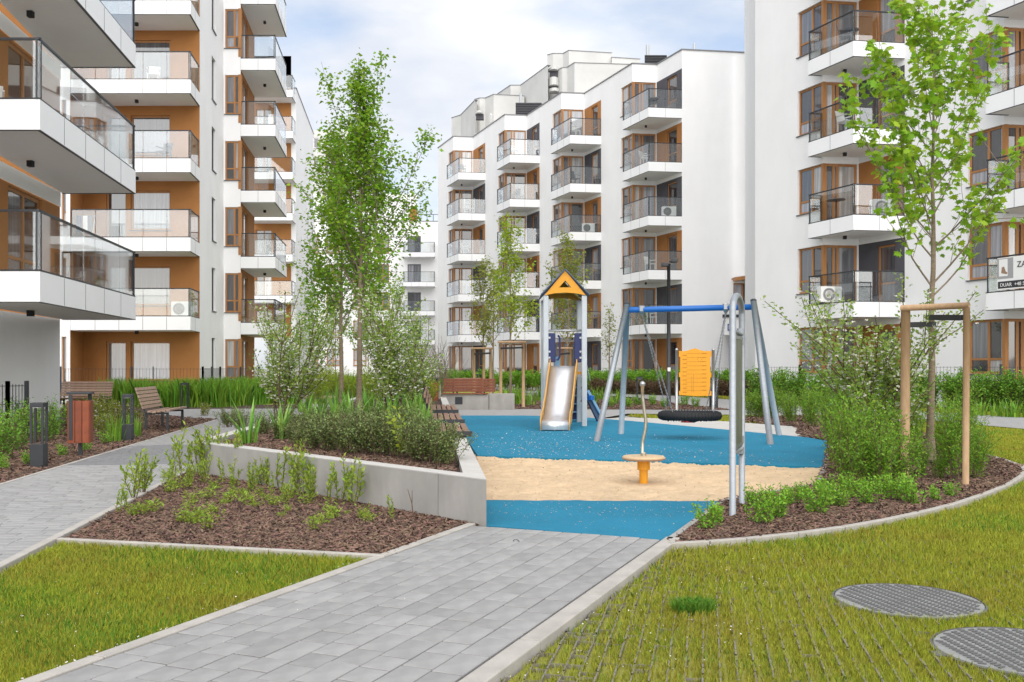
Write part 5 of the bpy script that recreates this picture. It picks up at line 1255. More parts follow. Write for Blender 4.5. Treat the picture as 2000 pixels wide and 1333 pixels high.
# seats on the planter wall
for i, (d0_, d1_, lb_, back) in enumerate(((4.45, 6.2, 'dark slatted seat on the planter wall, closest to the sand pit', False), (7.2, 9.3, 'dark slatted seat with backrest on the planter wall, middle one of three', True), (10.6, 13.2, 'dark slatted seat with backrest on the planter wall, next to the concrete bench', True))):
    r_ = empty('wall_seat', (0, 0, 0)); n = Vector((PDv.y, -PDv.x)); o_ = PA+PDv*d0_; L_ = d1_-d0_
    for k in range(5):
        mb = MB(); u = -.42+k*.098; mb.obox(o_, PDv, n, 0, L_, u, u+.075, ZP+.055, ZP+.09); mb.build('seat_slat', 'bench_wood', r_)
    for u in (.15, L_-.15):
        mb = MB(); mb.obox(o_, PDv, n, u, u+.05, -.43, .07, ZP+.01, ZP+.054); mb.build('bracket', 'dark_metal', r_)
    mb = MB(); mb.obox(o_, PDv, n, -.02, -.005, -.44, .08, ZP+.03, ZP+.092); mb.build('edge_plate', 'dark_metal', r_)
    if back:
        for k in range(4):
            mb = MB(); z = ZP+.17+k*.085; u = -.45-k*.035; mb.obox(o_, PDv, n, 0, L_, u, u+.03, z, z+.07); mb.build('back_slat', 'bench_wood', r_)
        for u in (.2, L_-.2):
            mb = MB(); q0_ = o_+PDv*u+n*(-.425); q1_ = o_+PDv*u+n*(-.575); mb.bar((q0_.x, q0_.y, ZP+.02), (q1_.x, q1_.y, ZP+.52), .05, .03); mb.build('back_bracket', 'dark_metal', r_)
    tag(r_, lb_, 'seat')
# long concrete bench behind the play surface
cb = empty('concrete_bench', (0, 0, 0)); D_ = 28.4; xL, xM, xR = XA(864, D_), XA(955, D_), XA(1005, D_)
mb = MB(); mb.obox((xL, D_), (1, 0), (0, 1), 0, xM-xL-.006, 0, .55, -.02, .44); b1_ = mb.build('block', 'concrete', cb, bevel=.01)
mb = MB(); mb.obox((xM, D_), (1, 0), (0, 1), 0.006, xR-xM, -.02, .6, -.02, .47); mb.build('block', 'concrete', cb, bevel=.01)
mb = MB(); mb.obox((XA(889, D_), D_), (1, 0), (0, 1), 0, .22, -.012, 0, .16, .38); mb.build('vent_plate', 'dark_metal', b1_)
for k in range(5):
    mb = MB(); mb.obox((xL, D_), (1, 0), (0, 1), .0, XA(953, D_)-xL+(.0), -.06+k*.085, .015+k*.085, .46, .495); mb.build('seat_slat', 'bench_wood_red', cb, bevel=.005)
for k in range(5):
    mb = MB(); z = .52+k*.082; mb.obox((xL, D_), (1, 0), (0, 1), 0, XA(967, D_)-xL, .40+k*.03, .43+k*.03, z, z+.072); mb.build('back_slat', 'bench_wood_red', cb, bevel=.005)
for x in (xL+.3, XA(945, D_)):
    mb = MB(); mb.bar((x, D_+.45, .44), (x, D_+.58, .92), .05, .03); mb.build('back_bracket', 'dark_metal', cb)
tag(cb, 'long concrete block bench topped with reddish wooden slats', 'bench')
bench((XA(912, 36), 36.0, -.02), -R(90), 'distant dark slatted bench behind the long concrete bench', 1.0, 'bench_wood')
# table-like low wall and bench seen through the planter shrubs
mb = MB(); mb.box((XA(620, 27), 27, .42), (.9, .45, .06)); r_ = empty('low_bench', (0, 0, 0)); mb.build('seat', 'bench_wood_light', r_)
for x in (-.35, .35): m2_ = MB(); m2_.box((XA(620, 27)+x, 27, .18), (.1, .4, .41)); m2_.build('leg', 'concrete', r_)
tag(r_, 'low bench with pale wooden top half hidden by the planter shrubs', 'bench')

# fences
def fence(name, pts, h, label, post_h=None, wires=(.1,), vstep=.12, pm='dark_metal', r=.0035, z0=0.0):
    r_ = empty(name, (pts[0].x, pts[0].y, 0)); 
    for a, b in zip(pts[:-1], pts[1:]):
        d = b-a; L_ = d.length; d = d/L_; k = max(1, round(L_/2.4))
        for i in range(k+1):
            p = a+d*(L_*i/k); mb = MB(); mb.box((p.x, p.y, h/2+z0), (.06, .06, h+.06)); mb.build('fence_post', pm, r_)
        for i in range(k):
            s0, s1 = L_*i/k+.04, L_*(i+1)/k-.04; mb = MB(); u = s0
            while u <= s1:
                p = a+d*u; mb.box((p.x, p.y, h/2+z0+.03), (r*2, r*2, h-.12)); u += vstep
            for z in (.1, h*.35, h*.6, h-.06):
                mb.bar((a.x+d.x*s0, a.y+d.y*s0, z+z0), (a.x+d.x*s1, a.y+d.y*s1, z+z0), r*2.4, r*2.4)
            mb.build('mesh_panel', pm, r_)
    tag(r_, label, 'fence')
fence('garden_fence', [at(118, 33.5), at(396, 33.5), at(430, 37.5), at(505, 42.5)], 1.27, 'thin dark wire mesh fence in front of the orange loggia')
fence('garden_fence', [at(-60, 17.0), at(15, 17.2), at(52, 17.6)], .98, 'dark wire fence with square posts by the white ground-floor wall', vstep=.07, r=.005)
fence('garden_fence', [at(1500, 33.4), at(1562, 32.6), at(1820, 29.6), at(2100, 27.6)], 1.33, 'low wire fence behind the hedge by the house with the banner', vstep=.1)
fence('garden_fence', [at(880, 60.0), at(1200, 51.0), at(1490, 46)], 1.3, 'low wire fence in front of the saw-tooth house', vstep=.2)

# ------------------------------------------------------------------ plants
def unit(a): return a/np.maximum(np.linalg.norm(a, axis=-1, keepdims=True), 1e-9)
def leaf_polys(P, Dv, ln, wd, r, fold=.18, droop=.0, up=None):
    K = len(P); Dv = unit(Dv); rv = r.normal(size=(K, 3)); rv[:, 2] += .9
    if up is not None: rv = rv*up[0]+np.array([0, 0, up[1]])
    s = unit(np.cross(Dv, rv)); n = unit(np.cross(s, Dv))
    ln = ln[:, None]; wd = wd[:, None]
    a = P; b = P+Dv*ln*.42+s*wd*.5+n*wd*fold; c = P+Dv*ln-np.array([0, 0, 1])*ln*droop; d = P+Dv*ln*.42-s*wd*.5+n*wd*fold
    return np.stack([a, b, c, d], 1)
MAPLE = np.array([(0, 0), (.10, .22), (-.02, .50), (.22, .40), (.42, .62), (.50, .30), (.72, .34), (.70, .16), (1.0, 0), (.70, -.16), (.72, -.34), (.50, -.30), (.42, -.62), (.22, -.40), (-.02, -.50), (.10, -.22)])
def maple_polys(P, Dv, ln, r):
    K = len(P); Dv = unit(Dv); rv = r.normal(size=(K, 3))*.5+np.array([0, 0, 1.0]); s = unit(np.cross(Dv, rv)); n = unit(np.cross(s, Dv)); x = MAPLE[:, 0][None, :, None]; y = MAPLE[:, 1][None, :, None]
    l = ln[:, None, None]
    return P[:, None]+Dv[:, None]*x*l+s[:, None]*y*l-n[:, None]*(np.abs(y)*.35+x*x*.22)*l
def tubes_from(paths, name, m, parent, n=5):
    mb = MB()
    for pts, rs in paths: mb.tube(pts, list(rs), n)
    o = mb.build(name, m, parent, smooth=True, origin='zero'); return o
def curve(p, d, ln, k, r, wob=.12, lift=0.0):
    pts = [p.copy()]; q = p.copy(); dd = d.normalized()
    for i in range(k):
        dd = (dd+Vector((r.gauss(0, wob), r.gauss(0, wob), r.gauss(0, wob)*.6+lift))).normalized(); q = q+dd*(ln/k); pts.append(q.copy())
    return pts
def make_shrub(name, seed, h, spread, nst, per, ln, wd, lm, sm, label, cat, group, lean=.5, low=.15, leafup=.5, blossoms=0, bl_size=.018, sub=2, stem_r=.006, foliage='foliage', jitter=.03):
    r = random.Random(seed); q = np.random.default_rng(seed); paths = []; LP = []; LDv = []
    for i in range(nst):
        a = r.uniform(0, 6.283); tilt = r.uniform(0, lean); rad = spread*.3*r.random()
        p = Vector((math.cos(a)*rad, math.sin(a)*rad, 0)); d = Vector((math.cos(a)*tilt, math.sin(a)*tilt, 1)); hl = h*r.uniform(.6, 1.03)
        pts = curve(p, d, hl, 5, r, .10, .02); paths.append((pts, np.linspace(stem_r, stem_r*.35, len(pts)))); br = [pts]
        for b in range(sub):
            k = r.randint(1, 3); pd = (pts[k+1]-pts[k]).normalized(); b_ = r.uniform(0, 6.283); d2 = (pd+Vector((math.cos(b_), math.sin(b_), .25))*r.uniform(.5, .95)); p2 = curve(pts[k], d2, hl*r.uniform(.3, .5), 3, r, .12, .08)
            paths.append((p2, np.linspace(stem_r*.6, stem_r*.3, len(p2)))); br.append(p2)
        for bi, pts_ in enumerate(br):
            cnt = per if bi == 0 else max(3, per//2)
            for c in range(cnt):
                t = (low if bi == 0 else .1)+(1-(low if bi == 0 else .1))*((c+r.random())/cnt); f = t*(len(pts_)-1); k = min(int(f), len(pts_)-2); pos = pts_[k].lerp(pts_[k+1], f-k); sd_ = (pts_[k+1]-pts_[k]).normalized()
                b_ = r.uniform(0, 6.283); out = Vector((math.cos(b_), math.sin(b_), 0)); dv = out*(1-.35*t)+sd_*leafup+Vector((0, 0, .1)); LP.append((pos.x+r.gauss(0, jitter), pos.y+r.gauss(0, jitter), max(.004, pos.z+r.gauss(0, jitter*.6)))); LDv.append(tuple(dv))
    LP = np.array(LP); LDv = np.array(LDv); K = len(LP); root = empty(name, (0, 0, 0))
    l_ = ln*q.uniform(.6, 1.25, K); w_ = wd*q.uniform(.7, 1.2, K); V = leaf_polys(LP, LDv, l_, w_, q, droop=.12)
    np_mesh(foliage, V, 4, lm, root); tubes_from(paths, 'stem', sm, root, 4)
    if blossoms:
        idx = q.choice(K, min(blossoms, K), replace=False); c = LP[idx]+q.normal(0, .02, (len(idx), 3)); VV = []
        for k in range(4):
            a = k*np.pi/2+q.uniform(0, 1.5, len(idx)); e = np.stack([np.cos(a), np.sin(a), q.uniform(-.5, .6, len(idx))], 1); VV.append(leaf_polys(c, e, np.full(len(idx), bl_size), np.full(len(idx), bl_size*.95), q, fold=.1))
        np_mesh('blossom', np.concatenate(VV), 4, 'blossom', root)
    tag(root, label, cat, group); return root
placed = set()
def put(protos, items, labels=None, group=None):
    """items: (x, y, z, scale, [scale z]) ; the prototypes themselves take the first places"""
    for i, it in enumerate(items):
        k = i % len(protos); pr = protos[k]; s = it[3]; sz = it[4] if len(it) > 4 else s
        rz = rnd.uniform(0, 6.283)
        if pr.name not in placed: o = pr; placed.add(pr.name)
        else: o = dup(pr)
        o.location = it[:3]; o.rotation_euler.z = rz; o.scale = (s, s, sz)
        if labels: o['label'] = labels if isinstance(labels, str) else labels[min(i, len(labels)-1)]
        if group: o['group'] = group
def gp(x, y, z=0.0): g = G(x, y, z); return g

# young shoots in the front bed (base px, height px)
sh = [make_shrub('young_shrub', 100+i, .40, .10, n, 30, .046, .016, 'leaf_shoot', 'twig', '', 'young shrub', 'young shrubs in the front bed', lean=.22, low=.12, sub=1, stem_r=.004, jitter=.006, leafup=.9) for i, n in enumerate((2, 3, 4, 6))]
spots = [(232, 1004, 66), (248, 998, 60), (262, 975, 110), (280, 964, 92), (345, 940, 82), (362, 934, 108), (388, 928, 100), (412, 926, 112), (428, 928, 96), (447, 930, 80), (475, 938, 108), (462, 950, 60), (505, 948, 62), (520, 950, 70), (548, 958, 96), (572, 962, 104), (590, 966, 118), (640, 984, 92), (662, 982, 98), (690, 988, 108), (765, 1018, 60)]
it = []
spots = spots[:4]+[(330, 950, 60)]+spots[4:10]+[(400, 945, 70), (370, 955, 60), (435, 948, 62)]+spots[10:17]+[(490, 962, 70), (530, 972, 66), (455, 965, 55), (560, 985, 60), (610, 978, 80)]+spots[17:]
for x, y, hp in spots:
    g = gp(x, y); s = hp/F*g.y/.40; it.append((g.x, g.y, -.02, s))
put(sh, it[:5], 'slender young shrub on bark at the kerb of the side path', 'young shrubs at the side path kerb')
put(sh, it[5:14], 'slender young shrub with pale pointed leaves near the planter corner by the dark paving band', 'young shrubs at the planter corner')
put(sh, it[14:26], 'slender young shrub with pale pointed leaves against the middle of the planter front wall', 'young shrubs at the middle of the planter wall')
put(sh, it[26:29], 'slender young shrub below a panel joint of the planter front wall', 'young shrubs below the panel joint')
put(sh, it[29:], 'short young shrub beside the bare twig at the planter wall', None)
wd_ = [make_shrub('weed', 140+i, .14, .12, 8, 9, .036, .011, 'leaf_shoot', 'twig', '', 'weed', 'low weeds', lean=.8, sub=1, stem_r=.002, jitter=.012) for i in range(3)]
spots = [(275, 1006), (300, 1000), (335, 962), (375, 985), (395, 1010), (420, 1000), (405, 975), (440, 985), (455, 968), (480, 975), (500, 990), (520, 978), (545, 980), (560, 1000), (600, 985), (632, 1022), (652, 1012), (615, 1035), (680, 1004), (708, 1012), (720, 1020), (360, 1020), (390, 1022), (330, 945), (352, 955), (430, 955), (505, 965), (640, 1000)]
spots += [(x+rnd.uniform(-25, 25), y+rnd.uniform(-12, 12)) for x, y in spots if x < 600]
it = [(gp(x, y).x, gp(x, y).y, -.02, rnd.uniform(.45, 1.25)) for x, y in spots]
wl = [[], [], []]
for w3, q3 in zip(it, spots): wl[0 if q3[0] < 360 else (1 if q3[0] < 520 else 2)].append(w3)
put(wd_, wl[0], 'low pale green weed in the bark beside the side path kerb', 'weeds beside the side path kerb')
put(wd_, wl[1], 'low pale green weed in the middle of the front bark bed', 'weeds in the middle of the front bed')
put(wd_, wl[2], 'low pale green weed in the bark towards the main path', 'weeds towards the main path')
mb = MB(); g = gp(808, 1012); mb.tube([(g.x, g.y, -.02), (g.x-.015, g.y, .12), (g.x-.05, g.y, .24)], [.005, .004, .002], 5); mb.tube([(g.x-.015, g.y, .12), (g.x-.012, g.y, .23)], [.004, .002], 5); tag(mb.build('bare_twig', 'twig', origin='base'), 'single bare dark twig standing against the concrete planter wall', 'twig')
# bright small round plants beside the side path
rd = [make_shrub('small_shrub', 160+i, .22, .2, 16, 18, .028, .012, 'leaf_bright', 'twig', '', 'small shrub', '', lean=.75, sub=1, stem_r=.003, jitter=.015) for i in range(2)]
spots = [(60, 906, 1.0), (120, 890, .9), (168, 880, .95), (206, 866, 1.1), (6, 915, .9), (-20, 905, 1.2), (262, 852, .8)]
put(rd, [(gp(x, y).x, gp(x, y).y, -.025, s) for x, y, s in spots], 'small rounded bright green plant on bark beside the side path', 'small bright plants by the side path')
# leafy shrubs in the left bed
ls = [make_shrub('leafy_shrub', 180+i, .8, .5, 13, 40, .05, .022, 'leaf_hedge', 'twig', '', 'shrub', '', lean=.42, sub=2, stem_r=.006, low=.05) for i in range(2)]
spots = [(-30, 898, .9), (12, 896, .95), (40, 880, .9), (-12, 872, 1.0), (95, 862, .95), (118, 850, 1.0), (30, 856, 1.0), (70, 850, 1.0), (-60, 880, 1.1)]
put(ls, [(gp(x, y).x-.1, gp(x, y).y, -.03, s) for x, y, s in spots], 'loose leafy green shrub in the bed by the white wall', 'leafy shrubs by the white wall')
lo_ = [make_shrub('pale_shrub', 190+i, .6, .5, 12, 34, .05, .025, 'leaf_olive', 'twig', '', 'shrub', '', lean=.5, sub=2, stem_r=.005, low=.1, blossoms=60, bl_size=.02) for i in range(2)]
spots = [(190, 838, 1.15), (220, 832, 1.1), (245, 836, 1.0), (205, 848, .8), (140, 834, 1.0), (398, 812, .7), (185, 826, 1.2), (160, 830, 1.1)]
put(lo_, [(gp(x, y).x, gp(x, y).y, -.03, s) for x, y, s in spots], 'pale yellowish shrub with tiny white flowers behind the bollard lights', 'pale shrubs behind the bollard lights')
# reeds-like grasses by the bench
def blades_thing(name, seed, n, h, w_, lm, label, cat, spread=.08, bend=.35, k=3):
    q = np.random.default_rng(seed); root = empty(name, (0, 0, 0)); polys = []
    for i in range(n):
        a = q.uniform(0, 6.283); rr = spread*q.random()**.5; b = a+q.normal(0, .5); hh = h*q.uniform(.55, 1.05); bd = bend*q.uniform(.15, 1.0)
        base = np.array([rr*np.cos(a), rr*np.sin(a), 0]); e = np.array([np.cos(b), np.sin(b), 0]); s = np.array([-np.sin(b+q.normal(0, .6)), np.cos(b), 0]); ww = w_*q.uniform(.7, 1.2); prev = None
        for j in range(k+1):
            t = j/k; c = base+e*(bd*hh*t*t)+np.array([0, 0, hh*(t-.18*bd*t*t)]); wj = ww*(.7+.6*t if t < .4 else (1-t)*1.55)
            L0, R0 = c-s*wj/2, c+s*wj/2
            if prev is not None: polys.append(np.stack([prev[0], prev[1], R0, L0]))
            prev = (L0, R0)
    np_mesh('leaves', np.array(polys), 4, lm, root); tag(root, label, cat); return root
# planter: dark shrubs, iris clumps, small companions
dk = [make_shrub('dark_shrub', 200+i, .46, .36, 26, 34, .030, .014, 'leaf_dark', 'twig', '', 'shrub', '', lean=.5, sub=3, stem_r=.004, low=.12, jitter=.02) for i in range(3)]
it = []
def pz(x, y): g = G(x, y, ZS); return g
for x, y, s in [(582, 872, .8), (612, 880, .95), (645, 884, 1.0), (680, 888, 1.05), (715, 890, 1.1), (750, 893, 1.1), (785, 897, 1.1), (815, 904, 1.1), (845, 908, 1.05), (868, 912, .95), (600, 858, .95), (640, 862, 1.0), (690, 862, 1.05), (740, 864, 1.1), (790, 868, 1.1), (835, 872, .8), (868, 884, .7), (552, 862, .75), (515, 852, .8), (470, 842, .8), (445, 835, .75), (560, 840, .9), (846, 858, .5), (832, 838, .5), (800, 845, .95), (828, 820, .5)]:
    g = pz(x, y); it.append((g.x, g.y, ZS, s))
put(dk, it[:10], 'low dense dark green shrub in the front row behind the planter front wall', 'dark shrubs of the front row')
put(dk, it[10:17], 'low dense dark green shrub in the second row behind the planter front wall', 'dark shrubs of the second row')
put(dk, it[17:22], 'small dark shrub near the planter corner by the side path', 'dark shrubs near the side path')
put(dk, it[22:], 'low dark shrub beside the slatted wall seats in the planter', 'dark shrubs beside the wall seats')
ir = [blades_thing('iris_clump', 230+i, 17, .62, .055, 'leaf_iris', '', 'iris', .08, .55) for i in range(3)]
spots = [(487, 870, 1.0), (549, 862, 1.05), (600, 828, 1.0), (630, 818, 1.0), (655, 826, 1.1), (735, 822, 1.05), (690, 838, 1.0), (760, 830, 1.0), (785, 820, 1.1), (815, 835, 1.0), (826, 845, .9), (830, 832, .8), (655, 806, 1.1), (770, 806, 1.1), (800, 808, 1.1), (715, 808, 1.1), (675, 812, 1.1), (745, 812, 1.1), (820, 812, .8), (590, 812, 1.0), (620, 838, .9), (810, 858, .9)]
put(ir, [(pz(x, y).x, pz(x, y).y, ZS, s) for x, y, s in spots], 'clump of sword-shaped iris leaves among the planter shrubs', 'iris clumps in the planter')
put([make_shrub('lime_shrub', 250, .30, .12, 4, 16, .035, .016, 'leaf_lime', 'twig', 'small lime green sprout among the dark planter shrubs', 'small shrub', None, lean=.25, sub=1, stem_r=.003, jitter=.01)], [(pz(787, 900).x, pz(787, 900).y, ZS, 1.9)])
# green bushes in the planter's middle
gb = [make_shrub('leafy_bush', 260+i, 1.1, .7, 20, 60, .055, .024, 'leaf_lime', 'twig_grey', '', 'shrub', '', lean=.45, sub=3, stem_r=.007, low=.05, jitter=.04) for i in range(2)]
spots = [(632, 782, 1.3), (612, 790, 1.1), (650, 778, 1.2), (590, 778, 1.1), (810, 785, 1.0), (735, 782, 1.2), (832, 790, .9), (690, 780, 1.1)]
put(gb, [(pz(x, y).x, pz(x, y).y, ZS, s*.85) for x, y, s in spots], 'fresh green bush between the trees of the planter', 'fresh bushes in the planter')

# flowering shrubs
def fshrub(seed, h, label): return make_shrub('flowering_shrub', seed, h, .5, 10, 130, .062, .036, 'leaf_pale', 'twig', label, 'flowering shrub', None, lean=.55, sub=7, stem_r=.015, low=.3, blossoms=1100, bl_size=.030, jitter=.05)
def place(o, x, D, z, s=1, rz=0): o.location = (XA(x, D), D, z); o.scale = (s,)*3; o.rotation_euler.z = rz
o = fshrub(301, 2.6, 'white blossoming shrub in the planter near the corner windows'); place(o, 550, 17.0, ZS, .95)
o = fshrub(302, 2.6, 'white blossoming shrub between the tall tree trunks and the wall seats'); place(o, 762, 16.2, ZS, .96, 1.0)
o = fshrub(303, 2.6, 'white blossoming shrub behind the stake of the maple'); place(o, 1712, 12.4, -.02, 1.0, 2.2)
o = fshrub(304, 2.2, 'smaller white blossoming shrub among the bushes at the planter end'); place(o, 800, 21.0, ZS, .8, 2.9)

# right bed: dense shrubs
rs_ = [make_shrub('green_shrub', 320+i, .86, .42, 14, 50, .046, .018, 'leaf_shrub', 'twig', '', 'shrub', '', lean=.38, sub=3, stem_r=.005, low=.1, jitter=.028) for i in range(3)]
it = []
for x, y, s in [(1655, 948, .95), (1690, 955, 1.0), (1725, 958, 1.0), (1765, 952, .9), (1640, 925, 1.0), (1675, 930, 1.05), (1712, 934, 1.05), (1750, 930, 1.0), (1800, 930, .5), (1835, 935, .45), (1870, 938, .85), (1905, 935, .85), (1645, 900, 1.05), (1690, 905, 1.1), (1735, 905, 1.05), (1785, 905, .7), (1850, 912, .6), (1895, 912, .9), (1640, 878, 1.1), (1680, 880, 1.1), (1725, 880, 1.1), (1775, 880, 1.0), (1835, 890, .9), (1880, 893, .9), (1640, 860, 1.1), (1690, 858, 1.1), (1740, 858, 1.1), (1790, 862, 1.0), (1620, 845, 1.05), (1660, 842, 1.1), (1710, 842, 1.1), (1760, 846, 1.05), (1590, 836, 1.0), (1630, 830, 1.1), (1680, 828, 1.1), (1575, 826, 1.0), (1610, 822, 1.1), (1545, 826, 1.0), (1650, 820, 1.1), (1730, 830, 1.05)]:
    g = gp(x, y); it.append((g.x, g.y, -.02, s*rnd.uniform(.8, 1.05), s*rnd.uniform(.85, 1.4)))
idx = [8, 9, 10, 11, 16, 17, 22, 23]
put(rs_, [it[i] for i in idx], 'fresh green shrub around the maple trunk and its stakes', 'shrubs around the maple trunk')
put(rs_, [it[i] for i in range(0, 8)], 'dense fresh green shrub just behind the low shrubs of the curved bed', 'front shrubs of the curved bed')
put(rs_, [it[i] for i in range(12, 28) if i not in idx], 'dense fresh green shrub beside the blue rubber edge of the curved bed', 'shrubs beside the blue rubber edge')
put(rs_, [it[i] for i in range(28, len(it))], 'dense fresh green shrub between the curved bed and the far path', 'shrubs towards the far path')
put(rs_, [(gp(x, 818).x, gp(x, 818).y, -.02, .95) for x in (1468, 1490, 1512, 1535, 1480, 1502)], 'fresh green shrub over bare stems behind the swing legs', 'shrubs behind the swing')
lw = [make_shrub('low_shrub', 340+i, .27, .2, 11, 26, .03, .016, 'leaf_bright', 'twig', '', 'low shrub', '', lean=.6, sub=1, stem_r=.003, jitter=.012) for i in range(3)]
spots = [(1390, 1034, 1.0), (1400, 1020, .7), (1487, 1024, 1.05), (1512, 1012, 1.15), (1475, 992, .95), (1530, 990, .9), (1548, 985, .8), (1592, 1002, 1.1), (1612, 992, 1.1), (1640, 990, .9), (1665, 975, 1.0), (1700, 985, .95), (1745, 978, 1.15), (1785, 985, 1.05), (1640, 965, 1.0), (1600, 970, .9), (1830, 978, .7), (1860, 970, .7), (1720, 968, .9), (1690, 968, .9), (1565, 978, .8), (1760, 968, 1.0)]
lo_it = [(gp(x, y).x, gp(x, y).y, -.02, s) for x, y, s in spots]
put(lw, lo_it[:2], 'low bright green shrub at the corner of rubber and path kerb', 'low shrubs at the kerb corner')
put(lw, lo_it[2:7], 'low bright green shrub next to the arched information stand', 'low shrubs by the information stand')
put(lw, lo_it[7:], 'low bright green shrub in front of the dense shrubs of the curved bed', 'low shrubs before the dense shrubs')

# hedges in front of the houses, plant by plant
hd_ = [make_shrub('hedge_plant', 360+i, 1.25, .6, 15, 46, .085, .045, 'leaf_hedge', 'twig', '', 'hedge plant', '', lean=.26, sub=2, stem_r=.009, low=.06, jitter=.05) for i in range(3)]
it = []
for x in range(1478, 2080, 16):
    D = 32.6+(x-1480)/(2060-1480)*(26.2-32.6); it.append((XA(x, D), D+rnd.uniform(-.3, .3), -.03, rnd.uniform(.88, 1.05)))
put(hd_, it[:8], 'leafy green hedge plant beyond the swing legs', 'hedge plants beyond the swing')
put(hd_, it[8:22], 'leafy green hedge plant below the balcony column of the house with the banner', 'hedge plants below the balconies')
put(hd_, it[22:], 'leafy green hedge plant between the maple and the house with the banner', 'hedge plants beyond the maple')
hb = [make_shrub('hedge_plant', 370+i, 1.15, .9, 16, 50, .09, .05, 'leaf_bright', 'twig', '', 'hedge plant', '', lean=.3, sub=2, stem_r=.009, low=.5, jitter=.06) for i in range(2)]
it = []
for x in range(1160, 1480, 11):
    D = 49-(x-1160)/320*8; it.append((XA(x, D), D+rnd.uniform(-.3, .3), -.03, rnd.uniform(.95, 1.1)))
put(hb, it, 'hedge plant with bright green top in front of the saw-tooth house', 'bright hedge tops by the saw-tooth house')
hn = [make_shrub('brown_hedge_plant', 380+i, .75, .9, 18, 46, .08, .04, 'leaf_brown', 'twig', '', 'hedge plant', '', lean=.4, sub=2, stem_r=.008, low=.05, jitter=.06) for i in range(2)]
it = []
for x in range(1165, 1480, 13):
    D = 47.6-(x-1160)/320*8; it.append((XA(x, D), D+rnd.uniform(-.2, .2), -.03, rnd.uniform(.9, 1.1)))
put(hn, it, 'low brownish hedge plant along the far lawn strip', 'brown hedge plants by the far lawn')
it = []
for x in range(868, 1165, 11):
    D = 56-(x-870)/295*6; it.append((XA(x, D), D+rnd.uniform(-.4, .4), -.03, rnd.uniform(.9, 1.1)))
put(hb, it, 'hedge plant with bright green top beyond the concrete bench', 'hedge plants beyond the concrete bench')
ir2 = [blades_thing('daylily_clump', 390+i, 26, .55, .04, 'tall_blade', '', 'lily clump', .2, .6) for i in range(2)]
spots = [(1010, 790, 1.1), (1022, 782, 1.2), (1035, 792, 1.1), (1048, 784, 1.2), (1000, 780, 1.2), (1158, 790, 1.1), (1178, 782, 1.2), (1195, 790, 1.1), (1210, 783, 1.1), (1225, 790, .9), (985, 778, 1.2), (1015, 775, 1.2), (1060, 778, 1.2), (1165, 778, 1.1)]
put(ir2, [(gp(x, y).x, gp(x, y).y, -.02, s) for x, y, s in spots], 'clump of arching green lily leaves in the bed behind the slide', 'lily clumps behind the slide')
put(ir2, [(XA(x, D), D, -.03, 1.0) for x, D in ((1915, 25.2), (1950, 24.8), (1975, 24.4), (1990, 24.4), (2015, 24.2), (1850, 25.6))], 'clump of arching lily leaves at the foot of the hedge below the banner', 'lily clumps below the banner')
put(lw, [(gp(x, y).x, gp(x, y).y, -.02, s) for x, y, s in ((1245, 792, 1.5), (1275, 792, 1.6), (1295, 797, 1.4), (1335, 793, 1.7), (1357, 796, 1.5), (1190, 796, 1.5), (1230, 796, 1.4))], 'small green plant on bark behind the swing', 'small plants behind the swing')
# tall grass bank by the loggia
tgp = [tuple(at(200, 31.0)), tuple(at(330, 30.5)), tuple(at(430, 30.5)), tuple(at(470, 31.5)), tuple(at(540, 35)), tuple(at(540, 40)), tuple(at(430, 36.0)), tuple(at(330, 33.0)), tuple(at(200, 33.2))]
o = grass('tall_grass', tgp, 420, .85, 60, 'tall_blade', 'tall bright green grass bank in front of the orange loggia', wid=.018, lean=.55)
o = grass('tall_grass', [tuple(at(540, 34)), tuple(at(850, 36)), tuple(at(850, 46)), tuple(at(540, 44))], 150, .9, 60, 'tall_blade', 'tall green grass beyond the planter trees', wid=.025, lean=.55)
put([blades_thing('reed_clump', 395, 46, .62, .02, 'tall_blade', '', 'reed clump', .14, .35)], [(gp(x, y).x, gp(x, y).y, -.02, s) for x, y, s in ((225, 862, 1.0), (236, 856, .85), (264, 852, .8))], 'clump of upright green grass next to a bollard light', 'grass clumps by the bollard light')

